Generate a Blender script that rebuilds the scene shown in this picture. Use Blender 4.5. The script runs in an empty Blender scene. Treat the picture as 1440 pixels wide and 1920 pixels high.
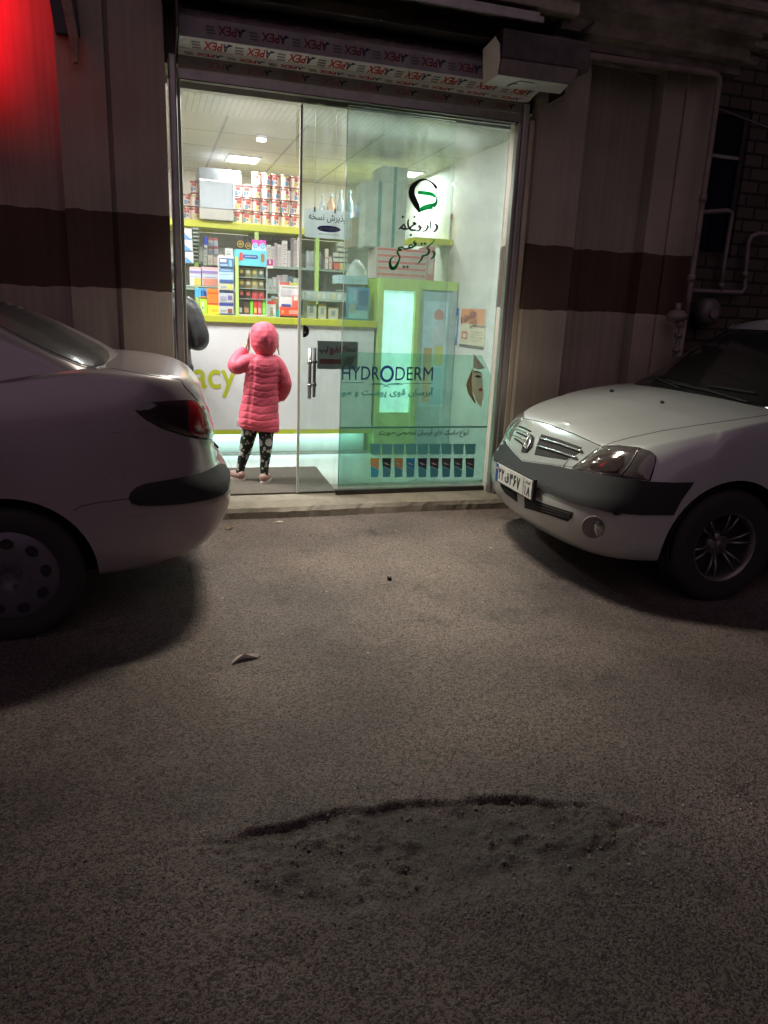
import bpy, bmesh, math, random
import numpy as np
from mathutils import Vector, Matrix
from mathutils.bvhtree import BVHTree
from mathutils.geometry import tessellate_polygon
D = bpy.data; SC = bpy.context.scene; COL = SC.collection
R = math.radians; PI = math.pi
# ------------------------------------------------------------------ camera
PITCH, YAW, ROLL, FPX, CAMZ = .2675, .3106, .0432, 1368.7, 1.41
cp, sp, cy, sy = math.cos(PITCH), math.sin(PITCH), math.cos(YAW), math.sin(YAW)
FWD = Vector((sy*cp, cy*cp, -sp)); _r = Vector((cy, -sy, 0)); _u = _r.cross(FWD)
RGT = math.cos(ROLL)*_r + math.sin(ROLL)*_u; UPV = -math.sin(ROLL)*_r + math.cos(ROLL)*_u
cam = D.cameras.new('camera'); camo = D.objects.new('camera', cam); COL.objects.link(camo)
cam.sensor_fit = 'HORIZONTAL'; cam.sensor_width = 36; cam.lens = FPX/1440*36
cam.clip_start = .05; cam.clip_end = 400
mw = Matrix.Identity(4)
for i, v in enumerate((RGT, UPV, -FWD)):
    for j in range(3): mw[j][i] = v[j]
mw.translation = (0, 0, CAMZ); camo.matrix_world = mw; SC.camera = camo
EYE = Vector((0, 0, CAMZ))
def ray(px, py): return FWD*FPX + RGT*(px-720) - UPV*(py-960)
def at(px, py, Y):            # a measured point of the photograph on the plane y = Y
    d = ray(px, py); return EYE + d*(Y/d.y)
def onground(px, py, z=0.):
    d = ray(px, py); return EYE + d*((z-CAMZ)/d.z)
# ------------------------------------------------------------------ world, lamps, exposure
W = D.worlds.new('World'); SC.world = W; W.use_nodes = True
nt = W.node_tree; bg = nt.nodes['Background']
sky = nt.nodes.new('ShaderNodeTexSky'); sky.sky_type = 'NISHITA'; sky.sun_disc = False
sky.sun_elevation = R(-4); sky.sun_rotation = R(200)
mx = nt.nodes.new('ShaderNodeMix'); mx.data_type = 'RGBA'; mx.inputs[0].default_value = .85
nt.links.new(sky.outputs[0], mx.inputs[6]); mx.inputs[7].default_value = (.034, .026, .033, 1)
nt.links.new(mx.outputs[2], bg.inputs[0]); bg.inputs[1].default_value = .30
def lamp(name, kind, loc, rot, energy, color, **k):
    l = D.lights.new(name, kind); l.energy = energy; l.color = color
    for a, b in k.items(): setattr(l, a, b)
    o = D.objects.new(name, l); COL.objects.link(o); o.location = loc; o.rotation_euler = rot; return o
def aim(o, tgt):
    o.rotation_euler = (Vector(tgt)-o.location).to_track_quat('-Z', 'Y').to_euler()
# faint wide glow of the street lighting from behind the viewer
s_ = lamp('street_glow', 'SUN', (0, -3, 6), (0, 0, 0), .25, (1, .68, .87), angle=R(70)); aim(s_, (.7, 1.2, 2.6))
# the shop's flood lamp above the door (body built further down)
FL = Vector((1.18, 4.51, 3.15))
fl = lamp('flood_light', 'AREA', FL, (0, 0, 0), 44, (1, .92, .76), shape='RECTANGLE', size=.55, size_y=.12, spread=R(92)); aim(fl, (1.25, 3.75, 0))
# red neon of the neighbouring shop, standing out from the recessed wall
rl = lamp('neon_light', 'AREA', (-1.02, 4.79, 3.0), (0, 0, 0), 27, (1, .0, .012), shape='RECTANGLE', size=.34, size_y=.9, spread=R(95)); aim(rl, (-.86, 5.03, 2.97))
SC.view_settings.view_transform = 'Standard'; SC.view_settings.look = 'None'
SC.view_settings.exposure = 0; SC.view_settings.gamma = 1; SC.view_settings.use_curve_mapping = False
SC.cycles.max_bounces = 6; SC.cycles.transparent_max_bounces = 24; SC.cycles.caustics_reflective = False; SC.cycles.caustics_refractive = False
SC.cycles.sample_clamp_indirect = 4; SC.cycles.use_denoising = True; SC.cycles.adaptive_threshold = .02
# ------------------------------------------------------------------ helpers
def tag(o, label=None, cat=None, group=None, kind=None):
    for k, v in (('label', label), ('category', cat), ('group', group), ('kind', kind)):
        if v: o[k] = v
    return o
def thing(name, label, cat, loc=(0, 0, 0), group=None, rz=0):
    o = D.objects.new(name, None); COL.objects.link(o); o.location = loc; o.rotation_euler = (0, 0, rz)
    o.empty_display_size = .1; return tag(o, label, cat, group)
def mat(name, col, rough=.6, metal=0., var=.12, scale=8., bump=0., bscale=60., coat=0., emit=None, estr=0., spec=.5, stretch=None, grime=0., gcol=(.05, .04, .035), alpha=None):
    m = D.materials.new(name); m.use_nodes = True; n = m.node_tree; L = n.links
    b = n.nodes['Principled BSDF']; I = b.inputs
    I['Roughness'].default_value = rough; I['Metallic'].default_value = metal; I['Specular IOR Level'].default_value = spec
    I['Coat Weight'].default_value = coat; I['Coat Roughness'].default_value = .08
    tc = n.nodes.new('ShaderNodeTexCoord'); src = tc.outputs['Object']
    if stretch:
        mp = n.nodes.new('ShaderNodeMapping'); mp.inputs['Scale'].default_value = stretch; L.new(src, mp.inputs[0]); src = mp.outputs[0]
    if var > 0:
        nz = n.nodes.new('ShaderNodeTexNoise'); nz.inputs['Scale'].default_value = scale; nz.inputs['Detail'].default_value = 8; nz.inputs['Roughness'].default_value = .62
        L.new(src, nz.inputs['Vector'])
        cr = n.nodes.new('ShaderNodeMapRange'); cr.inputs[1].default_value = .3; cr.inputs[2].default_value = .7; cr.inputs[3].default_value = 1-var; cr.inputs[4].default_value = 1+var
        L.new(nz.outputs[0], cr.inputs[0])
        mm = n.nodes.new('ShaderNodeVectorMath'); mm.operation = 'SCALE'; mm.inputs[0].default_value = col; L.new(cr.outputs[0], mm.inputs['Scale']); out = mm.outputs[0]
        if grime > 0:
            g = n.nodes.new('ShaderNodeTexNoise'); g.inputs['Scale'].default_value = scale*.37; g.inputs['Detail'].default_value = 10; g.inputs['Roughness'].default_value = .7; L.new(src, g.inputs['Vector'])
            gr = n.nodes.new('ShaderNodeMapRange'); gr.inputs[1].default_value = .48; gr.inputs[2].default_value = .72; gr.inputs[3].default_value = 0; gr.inputs[4].default_value = grime; L.new(g.outputs[0], gr.inputs[0])
            mi = n.nodes.new('ShaderNodeMix'); mi.data_type = 'RGBA'; L.new(gr.outputs[0], mi.inputs[0]); L.new(out, mi.inputs[6]); mi.inputs[7].default_value = (*gcol, 1); out = mi.outputs[2]
        L.new(out, I['Base Color'])
        rr = n.nodes.new('ShaderNodeMapRange'); rr.inputs[3].default_value = max(.02, rough-.08); rr.inputs[4].default_value = min(1, rough+.08); L.new(nz.outputs[0], rr.inputs[0]); L.new(rr.outputs[0], I['Roughness'])
    else: I['Base Color'].default_value = (*col, 1)
    if bump > 0:
        bz = n.nodes.new('ShaderNodeTexNoise'); bz.inputs['Scale'].default_value = bscale; bz.inputs['Detail'].default_value = 5; L.new(src, bz.inputs['Vector'])
        bp = n.nodes.new('ShaderNodeBump'); bp.inputs['Strength'].default_value = bump; bp.inputs['Distance'].default_value = .01; L.new(bz.outputs[0], bp.inputs['Height']); L.new(bp.outputs[0], I['Normal'])
    if emit: I['Emission Color'].default_value = (*emit, 1); I['Emission Strength'].default_value = estr
    if alpha is not None: I['Alpha'].default_value = alpha
    return m
def clearmat(name, tint, gloss=.06, rough=.02, fog=0., fogcol=(.8, .85, .8), bump=0., bscale=4., dirt=0., stretch=(1, 1, 1), trans=.6):
    """thin clear sheet: tinted see-through + mirror-like sheen by angle + a little milky scatter"""
    m = D.materials.new(name); m.use_nodes = True; n = m.node_tree; L = n.links; n.nodes.clear()
    out = n.nodes.new('ShaderNodeOutputMaterial'); tr = n.nodes.new('ShaderNodeBsdfTransparent'); tr.inputs[0].default_value = (*tint, 1)
    gl = n.nodes.new('ShaderNodeBsdfGlossy'); gl.inputs[1].default_value = rough; gl.inputs[0].default_value = (1, 1, 1, 1)
    df = n.nodes.new('ShaderNodeBsdfDiffuse'); df.inputs[0].default_value = (*fogcol, 1)
    tl = n.nodes.new('ShaderNodeBsdfTranslucent'); tl.inputs[0].default_value = (*fogcol, 1)
    md = n.nodes.new('ShaderNodeMixShader'); md.inputs[0].default_value = trans; L.new(df.outputs[0], md.inputs[1]); L.new(tl.outputs[0], md.inputs[2])
    m1 = n.nodes.new('ShaderNodeMixShader'); L.new(tr.outputs[0], m1.inputs[1]); L.new(md.outputs[0], m1.inputs[2]); m1.inputs[0].default_value = fog
    fr = n.nodes.new('ShaderNodeFresnel'); fr.inputs[0].default_value = 1.45
    mu = n.nodes.new('ShaderNodeMath'); mu.operation = 'MULTIPLY_ADD'; mu.inputs[1].default_value = 1.; mu.inputs[2].default_value = gloss-.04; mu.use_clamp = True; L.new(fr.outputs[0], mu.inputs[0])
    m2 = n.nodes.new('ShaderNodeMixShader'); L.new(mu.outputs[0], m2.inputs[0]); L.new(m1.outputs[0], m2.inputs[1]); L.new(gl.outputs[0], m2.inputs[2]); L.new(m2.outputs[0], out.inputs[0])
    tc = n.nodes.new('ShaderNodeTexCoord'); mp = n.nodes.new('ShaderNodeMapping'); mp.inputs['Scale'].default_value = stretch; L.new(tc.outputs['Object'], mp.inputs[0])
    if dirt > 0:
        nz = n.nodes.new('ShaderNodeTexNoise'); nz.inputs['Scale'].default_value = 5; nz.inputs['Detail'].default_value = 9; L.new(mp.outputs[0], nz.inputs['Vector'])
        mr = n.nodes.new('ShaderNodeMapRange'); mr.inputs[1].default_value = .42; mr.inputs[2].default_value = .75; mr.inputs[3].default_value = fog; mr.inputs[4].default_value = fog+dirt; L.new(nz.outputs[0], mr.inputs[0]); L.new(mr.outputs[0], m1.inputs[0])
    if bump > 0:
        bz = n.nodes.new('ShaderNodeTexNoise'); bz.inputs['Scale'].default_value = bscale; L.new(mp.outputs[0], bz.inputs['Vector'])
        bp = n.nodes.new('ShaderNodeBump'); bp.inputs['Strength'].default_value = bump; bp.inputs['Distance'].default_value = .02; L.new(bz.outputs[0], bp.inputs['Height'])
        L.new(bp.outputs[0], gl.inputs['Normal'])
    return m
_pc = {}
def P(col, rough=.5, metal=0., **k):        # cached plain paint
    key = (tuple(round(c, 3) for c in col), rough, metal, tuple(sorted(k.items(), key=str)))
    if key not in _pc: _pc[key] = mat('paint', col, rough, metal, var=k.pop('var', .08), **k)
    return _pc[key]
def tube_pts(path, r, n=10, closed=False):
    path = [Vector(p) for p in path]; V = []; F = []; N = len(path)
    rs = r if isinstance(r, (list, tuple)) else [r]*N
    up = None
    for i, p in enumerate(path):
        a = path[i-1] if i > 0 else (path[-1] if closed else p); b = path[(i+1) % N] if (i < N-1 or closed) else p
        t = (b-a).normalized()
        if up is None: up = Vector((0, 0, 1)) if abs(t.z) < .9 else Vector((1, 0, 0))
        s = t.cross(up)
        if s.length < 1e-4: s = t.orthogonal()
        s.normalize(); u = s.cross(t).normalized(); up = u
        for k in range(n):
            a_ = 2*PI*k/n; V.append(p + (s*math.cos(a_)+u*math.sin(a_))*rs[i])
    M_ = N if closed else N-1
    for i in range(M_):
        for k in range(n):
            j = (i+1) % N; F.append((i*n+k, i*n+(k+1) % n, j*n+(k+1) % n, j*n+k))
    if not closed: F.append(tuple(range(n))[::-1]); F.append(tuple((N-1)*n+k for k in range(n)))
    return V, F
_tc = {}
def textgeo(s, bold=0., font_shear=0.):
    key = (s, bold, font_shear)
    if key not in _tc:
        cu = D.curves.new('t', 'FONT'); cu.body = s; cu.size = 1; cu.shear = font_shear; cu.resolution_u = 4; cu.fill_mode = 'NONE'
        o = D.objects.new('t', cu); me = D.meshes.new_from_object(o); co = [v.co.copy() for v in me.vertices]; nb = {}
        for e in me.edges: a, b = e.vertices; nb.setdefault(a, []).append(b); nb.setdefault(b, []).append(a)
        D.objects.remove(o); D.curves.remove(cu); D.meshes.remove(me); seen = set(); loops = []
        for a in range(len(co)):                # each outline, in its own drawing direction
            if a in seen or a not in nb: continue
            lp = [a]; seen.add(a); c = a+1 if a+1 in nb[a] else nb[a][0]
            while c not in seen:
                lp.append(c); seen.add(c); n_ = [q for q in nb[c] if q not in seen]
                if not n_: break
                c = min(n_, key=lambda q: abs(q-c))
            if len(lp) > 2:
                ar = sum(co[p].x*co[q].y-co[q].x*co[p].y for p, q in zip(lp, lp[1:]+lp[:1]))/2; loops.append((ar, [co[p] for p in lp]))
        big = max(loops, key=lambda l: abs(l[0]))[0]; sg = 1 if big > 0 else -1
        if bold:
            L2 = []
            for ar, L in loops:
                Q = []
                for a, b, c in zip(L[-1:]+L[:-1], L, L[1:]+L[:1]):
                    d = ((b-a).normalized()+(c-b).normalized())
                    d = d.normalized() if d.length > 1e-5 else Vector((0, 0, 0)); Q.append(b+Vector((d.y, -d.x, 0))*bold*sg)
                L2.append((ar, Q))
            loops = L2
        def inside(p, L):
            r = False
            for u, w in zip(L, L[1:]+L[:1]):
                if (u.y > p.y) != (w.y > p.y) and p.x < (w.x-u.x)*(p.y-u.y)/(w.y-u.y)+u.x: r = not r
            return r
        V = []; F = []; outs = [l for l in loops if l[0]*sg > 0]; holes = [l for l in loops if l[0]*sg < 0]
        for k, (ar, L) in enumerate(outs):
            pol = [L]+[h[1] for h in holes if abs(h[0]) < abs(ar) and inside(h[1][0], L)]; b0 = len(V)
            for P2 in pol: V += [Vector((p.x, p.y, k % 5)) for p in P2]
            for t in tessellate_polygon([[Vector((p.x, p.y, 0)) for p in P2] for P2 in pol]): F.append(tuple(b0+i for i in t))
        x0 = min(v.x for v in V); x1 = max(v.x for v in V); y0 = min(v.y for v in V); y1 = max(v.y for v in V)
        V = [Vector(((v.x-x0)/(x1-x0), (v.y-y0)/(y1-y0), v.z)) for v in V]
        _tc[key] = (V, F, (x1-x0)/(y1-y0))
    return _tc[key]
AF = {'ا': 'FE8DFE8E', 'آ': 'FE81FE82', 'ب': 'FE8FFE90FE91FE92', 'پ': 'FB56FB57FB58FB59', 'ت': 'FE95FE96FE97FE98', 'چ': 'FB7AFB7BFB7CFB7D', 'خ': 'FEA5FEA6FEA7FEA8', 'ح': 'FEA1FEA2FEA3FEA4', 'د': 'FEA9FEAA', 'ذ': 'FEABFEAC', 'ر': 'FEADFEAE', 'س': 'FEB1FEB2FEB3FEB4', 'ش': 'FEB5FEB6FEB7FEB8', 'ص': 'FEB9FEBAFEBBFEBC', 'ع': 'FEC9FECAFECBFECC', 'ف': 'FED1FED2FED3FED4', 'ق': 'FED5FED6FED7FED8', 'ک': 'FB8EFB8FFB90FB91', 'ل': 'FEDDFEDEFEDFFEE0', 'م': 'FEE1FEE2FEE3FEE4', 'ن': 'FEE5FEE6FEE7FEE8', 'و': 'FEEDFEEE', 'ه': 'FEE9FEEAFEEBFEEC', 'ی': 'FBFCFBFDFBFEFBFF'}
def fa(s):                     # joined letter forms, laid out right to left
    out = ''
    for i, c in enumerate(s):
        if c not in AF: out += c; continue
        prev = i > 0 and len(AF.get(s[i-1], '')) == 16; nxt = i+1 < len(s) and s[i+1] in AF and len(AF[c]) == 16
        k = 3 if prev and nxt else 1 if prev else 2 if nxt else 0
        out += chr(int(AF[c][4*k:4*k+4], 16))
    return out[::-1]
class MB:
    def __init__(s): s.v = []; s.f = []; s.m = []; s.mats = []; s.sm = []
    def mi(s, m):
        if m not in s.mats: s.mats.append(m)
        return s.mats.index(m)
    def add(s, V, F, m, smooth=False):
        b = len(s.v); s.v += [tuple(v) for v in V]; k = s.mi(m)
        for f in F: s.f.append(tuple(b+i for i in f)); s.m.append(k); s.sm.append(smooth)
        return s
    def box(s, x0, y0, z0, x1, y1, z1, m):
        V = [(x, y, z) for z in (z0, z1) for y in (y0, y1) for x in (x0, x1)]
        return s.add(V, [(0, 2, 3, 1), (4, 5, 7, 6), (0, 1, 5, 4), (2, 6, 7, 3), (0, 4, 6, 2), (1, 3, 7, 5)], m)
    def quad(s, a, b, c, d, m): return s.add([a, b, c, d], [(0, 1, 2, 3)], m)
    def tube(s, path, r, m, n=10, closed=False): V, F = tube_pts(path, r, n, closed); return s.add(V, F, m, True)
    def cyl(s, c, r, h, m, axis='z', n=24, r2=None):
        r2 = r if r2 is None else r2; ax = 'xyz'.index(axis); V = []
        for k, (rr, hh) in enumerate(((r, -h/2), (r2, h/2))):
            for i in range(n):
                a = 2*PI*i/n; q = [rr*math.cos(a), rr*math.sin(a)]; q.insert(ax, hh); V.append((c[0]+q[0], c[1]+q[1], c[2]+q[2]))
        b = len(s.v); k = s.mi(m); s.v += V
        for i in range(n): s.f.append((b+i, b+(i+1) % n, b+n+(i+1) % n, b+n+i)); s.m.append(k); s.sm.append(True)
        s.f.append(tuple(b+i for i in range(n))[::-1]); s.m.append(k); s.sm.append(False)
        s.f.append(tuple(b+n+i for i in range(n))); s.m.append(k); s.sm.append(False)
        return s
    def lathe(s, prof, c, m, axis='z', n=24, mats=None):       # prof: (radius, height)
        ax = 'xyz'.index(axis); b = len(s.v)
        for rr, hh in prof:
            for i in range(n):
                a = 2*PI*i/n; q = [rr*math.cos(a), rr*math.sin(a)]; q.insert(ax, hh); s.v.append((c[0]+q[0], c[1]+q[1], c[2]+q[2]))
        for j in range(len(prof)-1):
            k = s.mi(mats[j] if mats else m)
            for i in range(n): s.f.append((b+j*n+i, b+j*n+(i+1) % n, b+(j+1)*n+(i+1) % n, b+(j+1)*n+i)); s.m.append(k); s.sm.append(True)
        return s
    def prism(s, pts, axis, a0, a1, m):      # 2D outline extruded along an axis
        n = len(pts); V = []
        for a in (a0, a1):
            for p in pts: q = list(p); q.insert('xyz'.index(axis), a); V.append(q)
        F = [tuple(range(n)), tuple(range(n, 2*n))[::-1]]+[(i, n+i, n+(i+1) % n, (i+1) % n) for i in range(n)]
        return s.add(V, F, m)
    def text(s, txt, o, ux, uz, w, h, m, bold=0., shear=0., persp=None):    # text block: origin, width direction, height direction
        V, F, _ = textgeo(txt, bold, shear); o = Vector(o); ux = Vector(ux); uz = Vector(uz)
        e = ux.cross(uz).normalized()*.00016; return s.add([o+ux*(v.x*w)+uz*(v.y*h)+e*v.z for v in V], F, m)
    def build(s, name, parent=None, bevel=0., subsurf=0, recalc=True, auto=None, kind=None):
        off = parent.location if parent and parent.rotation_euler.z == 0 else Vector((0, 0, 0))
        me = D.meshes.new(name); me.from_pydata([(v[0]-off[0], v[1]-off[1], v[2]-off[2]) for v in s.v], [], s.f)
        for m in s.mats: me.materials.append(m)
        me.polygons.foreach_set('material_index', s.m); me.polygons.foreach_set('use_smooth', s.sm)
        if recalc:
            bm = bmesh.new(); bm.from_mesh(me); bmesh.ops.recalc_face_normals(bm, faces=bm.faces); bm.to_mesh(me); bm.free()
        me.update(); o = D.objects.new(name, me); COL.objects.link(o)
        if parent: o.parent = parent
        if bevel:
            md = o.modifiers.new('b', 'BEVEL'); md.width = bevel; md.segments = 2; md.limit_method = 'ANGLE'
        if subsurf:
            md = o.modifiers.new('s', 'SUBSURF'); md.levels = md.render_levels = subsurf
        if kind: o['kind'] = kind
        return o
def dup(o, loc, label=None, parent=None):
    c = o.copy(); COL.objects.link(c)
    if parent: c.parent = parent
    else: c.location = loc
    if label: c['label'] = label
    for ch in [x for x in D.objects if x.parent == o]: dup(ch, None, None, c)
    return c
rnd = random.Random(7)
# ------------------------------------------------------------------ value noise for real relief
_rng = np.random.RandomState(3); _T = _rng.rand(256, 256)
def vnoise(x, y):
    xi = np.floor(x).astype(int); yi = np.floor(y).astype(int); fx = x-xi; fy = y-yi
    fx = fx*fx*(3-2*fx); fy = fy*fy*(3-2*fy); g = lambda a, b: _T[a % 256, b % 256]
    return (g(xi, yi)*(1-fx)+g(xi+1, yi)*fx)*(1-fy)+(g(xi, yi+1)*(1-fx)+g(xi+1, yi+1)*fx)*fy
def fbm(x, y, o=4):
    s = 0; a = .5
    for k in range(o): s = s+a*(vnoise(x*2**k+17*k, y*2**k+5*k)-.5); a *= .5
    return s
def sstep(t): t = np.clip(t, 0, 1); return t*t*(3-2*t)
HX = [-.6, -.17, .15, .45, .7, .9, 1.06, 1.21, 1.35, 1.6]
def hedge(x): return np.interp(x, HX, [1.72, 1.745, 1.75, 1.765, 1.76, 1.73, 1.69, 1.62, 1.50, 1.42])+.075*fbm(x*4.5, x*0+.3, 3)+.030*fbm(x*19, x*0+1.7, 3)
def hole(x, y):           # the broken patch of the road: how deep it is here
    yn = np.interp(x, [-.6, -.17, .1, .22, .56, .94, 1.15, 1.35, 1.6], [1.70, 1.68, 1.60, 1.45, 1.38, 1.36, 1.33, 1.36, 1.38])+.16*fbm(x*3.3, y*3.1, 4)
    return sstep((hedge(x)-y)/(.014+.022*vnoise(x*3+9, y*0)))*sstep((y-yn+.06)/.26)*sstep((x+.05)/.45)*sstep((1.5-x)/.5)
def ground_z(x, y):
    h = hole(x, y); hs = np.sqrt(np.clip(h, 0, 1))
    z = .010*fbm(x*1.1, y*1.1, 3)+.006*fbm(x*7, y*7, 4)
    z = z-h*(.021+.016*fbm(x*3.3+3, y*5, 3))+hs*(.060*fbm(x*8, y*12, 3)+.040*fbm(x*21, y*27, 3)+.018*fbm(x*48, y*52, 2))
    tw = np.interp(x, [-.45, -.25, -.1, .1, .3, .42, .5, .72, .82, .95, 1.1, 1.2, 1.35], [0, .45, .3, .5, .4, .6, 1, 1, .45, .8, 1, .6, 0])*(.55+.6*vnoise(x*6+2, x*0+3.3))
    z = z-.011*tw*np.exp(-((y-hedge(x)+.022)/.013)**2)
    z = z+.008*np.exp(-((y-1.36-.06*np.sin(x*5))/.06)**2)*np.clip((x+.1)/.4, 0, 1)*np.clip((1.3-x)/.4, 0, 1)*(.3+1.2*vnoise(x*9, y*9))
    z = np.where(z < -.018, -.018+(z+.018)*.35, z)
    return z*np.clip((5.0-np.abs(y))/.6, 0, 1)
# ------------------------------------------------------------------ road
def asphalt():
    m = D.materials.new('asphalt'); m.use_nodes = True; n = m.node_tree; L = n.links; b = n.nodes['Principled BSDF']
    tc = n.nodes.new('ShaderNodeTexCoord'); O = tc.outputs['Object']
    def tex(t, sc, det=6, **k):
        x = n.nodes.new(t); x.inputs['Scale'].default_value = sc
        if 'Detail' in x.inputs: x.inputs['Detail'].default_value = det
        L.new(O, x.inputs['Vector']); return x
    big = tex('ShaderNodeTexNoise', 1.1, 12); fine = tex('ShaderNodeTexNoise', 60, 8); vo = tex('ShaderNodeTexVoronoi', 180); vo2 = tex('ShaderNodeTexVoronoi', 330)
    stain = tex('ShaderNodeTexNoise', 4.2, 3)
    r1 = n.nodes.new('ShaderNodeValToRGB'); r1.color_ramp.elements[0].position = .30; r1.color_ramp.elements[0].color = (.030, .024, .023, 1); r1.color_ramp.elements[1].position = .7; r1.color_ramp.elements[1].color = (.084, .068, .060, 1); L.new(big.outputs[0], r1.inputs[0])
    r2 = n.nodes.new('ShaderNodeMapRange'); r2.inputs[1].default_value = .3; r2.inputs[2].default_value = .7; r2.inputs[3].default_value = .84; r2.inputs[4].default_value = 1.16; L.new(fine.outputs[0], r2.inputs[0])
    mu = n.nodes.new('ShaderNodeVectorMath'); mu.operation = 'SCALE'; L.new(r1.outputs[0], mu.inputs[0]); L.new(r2.outputs[0], mu.inputs['Scale'])
    # each stone its own grey: some pale chips, the brightest painting in sparkle
    sr = n.nodes.new('ShaderNodeSeparateColor'); L.new(vo.outputs['Color'], sr.inputs[0])
    st = n.nodes.new('ShaderNodeValToRGB'); e = st.color_ramp.elements; e[0].position = .0; e[0].color = (.84, .84, .84, 1); e[1].position = 1; e[1].color = (3.4, 3.3, 3.2, 1)
    for p, c in ((.60, .94), (.90, 1.02), (.935, 1.9)): q = e.new(p); q.color = (c, c, c, 1)
    L.new(sr.outputs[0], st.inputs[0])
    m2 = n.nodes.new('ShaderNodeVectorMath'); m2.operation = 'MULTIPLY'; L.new(mu.outputs[0], m2.inputs[0]); L.new(st.outputs[0], m2.inputs[1])
    # old oil spots
    s3 = n.nodes.new('ShaderNodeMapRange'); s3.inputs[1].default_value = .60; s3.inputs[2].default_value = .74; s3.inputs[3].default_value = 1; s3.inputs[4].default_value = .55; L.new(stain.outputs[0], s3.inputs[0])
    m3 = n.nodes.new('ShaderNodeVectorMath'); m3.operation = 'SCALE'; L.new(m2.outputs[0], m3.inputs[0]); L.new(s3.outputs[0], m3.inputs['Scale']); at_ = n.nodes.new('ShaderNodeAttribute'); at_.attribute_name = 'soil'
    so = n.nodes.new('ShaderNodeMix'); so.data_type = 'RGBA'; L.new(at_.outputs['Fac'], so.inputs[0]); L.new(m3.outputs[0], so.inputs[6])
    sc2 = n.nodes.new('ShaderNodeVectorMath'); sc2.operation = 'SCALE'; sc2.inputs[0].default_value = (.020, .0135, .011); L.new(r2.outputs[0], sc2.inputs['Scale']); L.new(sc2.outputs[0], so.inputs[7]); L.new(so.outputs[2], b.inputs['Base Color'])
    b.inputs['Roughness'].default_value = .55; b.inputs['Specular IOR Level'].default_value = .38
    ad = n.nodes.new('ShaderNodeMath'); ad.operation = 'MULTIPLY_ADD'; L.new(vo.outputs['Distance'], ad.inputs[0]); ad.inputs[1].default_value = -3.; L.new(fine.outputs[0], ad.inputs[2])
    ad2 = n.nodes.new('ShaderNodeMath'); ad2.operation = 'MULTIPLY_ADD'; L.new(vo2.outputs['Distance'], ad2.inputs[0]); ad2.inputs[1].default_value = -1.2; L.new(ad.outputs[0], ad2.inputs[2])
    bp = n.nodes.new('ShaderNodeBump'); bp.inputs['Strength'].default_value = 1.; bp.inputs['Distance'].default_value = .0007; L.new(ad2.outputs[0], bp.inputs['Height']); L.new(bp.outputs[0], b.inputs['Normal'])
    return m
ASPH = asphalt()
def axis(dense0, dense1, step, lo, hi):
    a = list(np.arange(dense0, dense1, step)); s = step; x = dense1
    while x < hi: a.append(x); s *= 1.35; x += s
    a.append(hi); s = step*1.35; x = dense0-s; b = []
    while x > lo: b.append(x); s *= 1.35; x -= s
    b.append(lo); return np.array(sorted(b)+a)
gx = axis(-.9, 2.0, .008, -80, 80); gy = axis(.9, 1.95, .006, -80, 60)
GX, GY = np.meshgrid(gx, gy); GZ = ground_z(GX, GY); nx = len(gx); ny = len(gy)
me = D.meshes.new('road'); vv = np.stack([GX, GY, GZ], -1).reshape(-1, 3)
idx = np.arange(nx*ny).reshape(ny, nx); q = np.stack([idx[:-1, :-1], idx[:-1, 1:], idx[1:, 1:], idx[1:, :-1]], -1).reshape(-1, 4)
me.from_pydata(vv.tolist(), [], q.tolist()); me.materials.append(ASPH); me.polygons.foreach_set('use_smooth', [True]*len(q)); me.update()
HH = np.clip(np.sqrt(hole(GX, GY))*(.1+.75*vnoise(GX*13, GY*13)), 0, .6); ca_ = me.attributes.new('soil', 'FLOAT', 'POINT'); ca_.data.foreach_set('value', HH.reshape(-1).astype(np.float32))
road = D.objects.new('road', me); COL.objects.link(road); tag(road, 'cracked grey asphalt street with a shallow pothole in the foreground', 'road', kind='structure')
# loose chippings, thousands of them, all one spread
def pebbles():
    rs = np.random.RandomState(11); V = []; F = []; b = 0
    base = np.array([(1, 0, 0), (-1, 0, 0), (0, 1, 0), (0, -1, 0), (0, 0, 1), (0, 0, -1)], float); fc = [(0, 2, 4), (2, 1, 4), (1, 3, 4), (3, 0, 4), (2, 0, 5), (1, 2, 5), (3, 1, 5), (0, 3, 5)]
    n = 26000; y = .55+3.9*rs.rand(n)**1.7; x = -1.1+rs.rand(n)*3.4+ (y-.6)*.12
    hol = hole(x, y); near = np.exp(-((y-1.5)/.3)**2)
    for i in range(n):
        if rs.rand() > .45+.55*near[i]: continue
        s = .0014+.0030*rs.rand()**2.5*(1+.7*near[i])+(.006*rs.rand()**3 if hol[i] > .12 and rs.rand() < .10 else 0); q = base*(s*(.7+.6*rs.rand(6, 1)))*np.array([1, 1, .7]); a = rs.rand()*6.28; c, d = math.cos(a), math.sin(a)
        q = q@np.array([[c, d, 0], [-d, c, 0], [0, 0, 1]]); z = float(ground_z(np.array(x[i]), np.array(y[i])))+s*.3
        V += (q+np.array([x[i], y[i], z])).tolist(); F += [tuple(b+k for k in f) for f in fc]; b += 6
    g = MB(); g.add(V, F, mat('chipping', (.24, .22, .21), .45, var=.5, scale=90)); o = g.build('gravel', recalc=False)
    tag(o, 'loose pale chippings scattered over the worn asphalt', 'gravel', kind='stuff')
pebbles()
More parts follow.
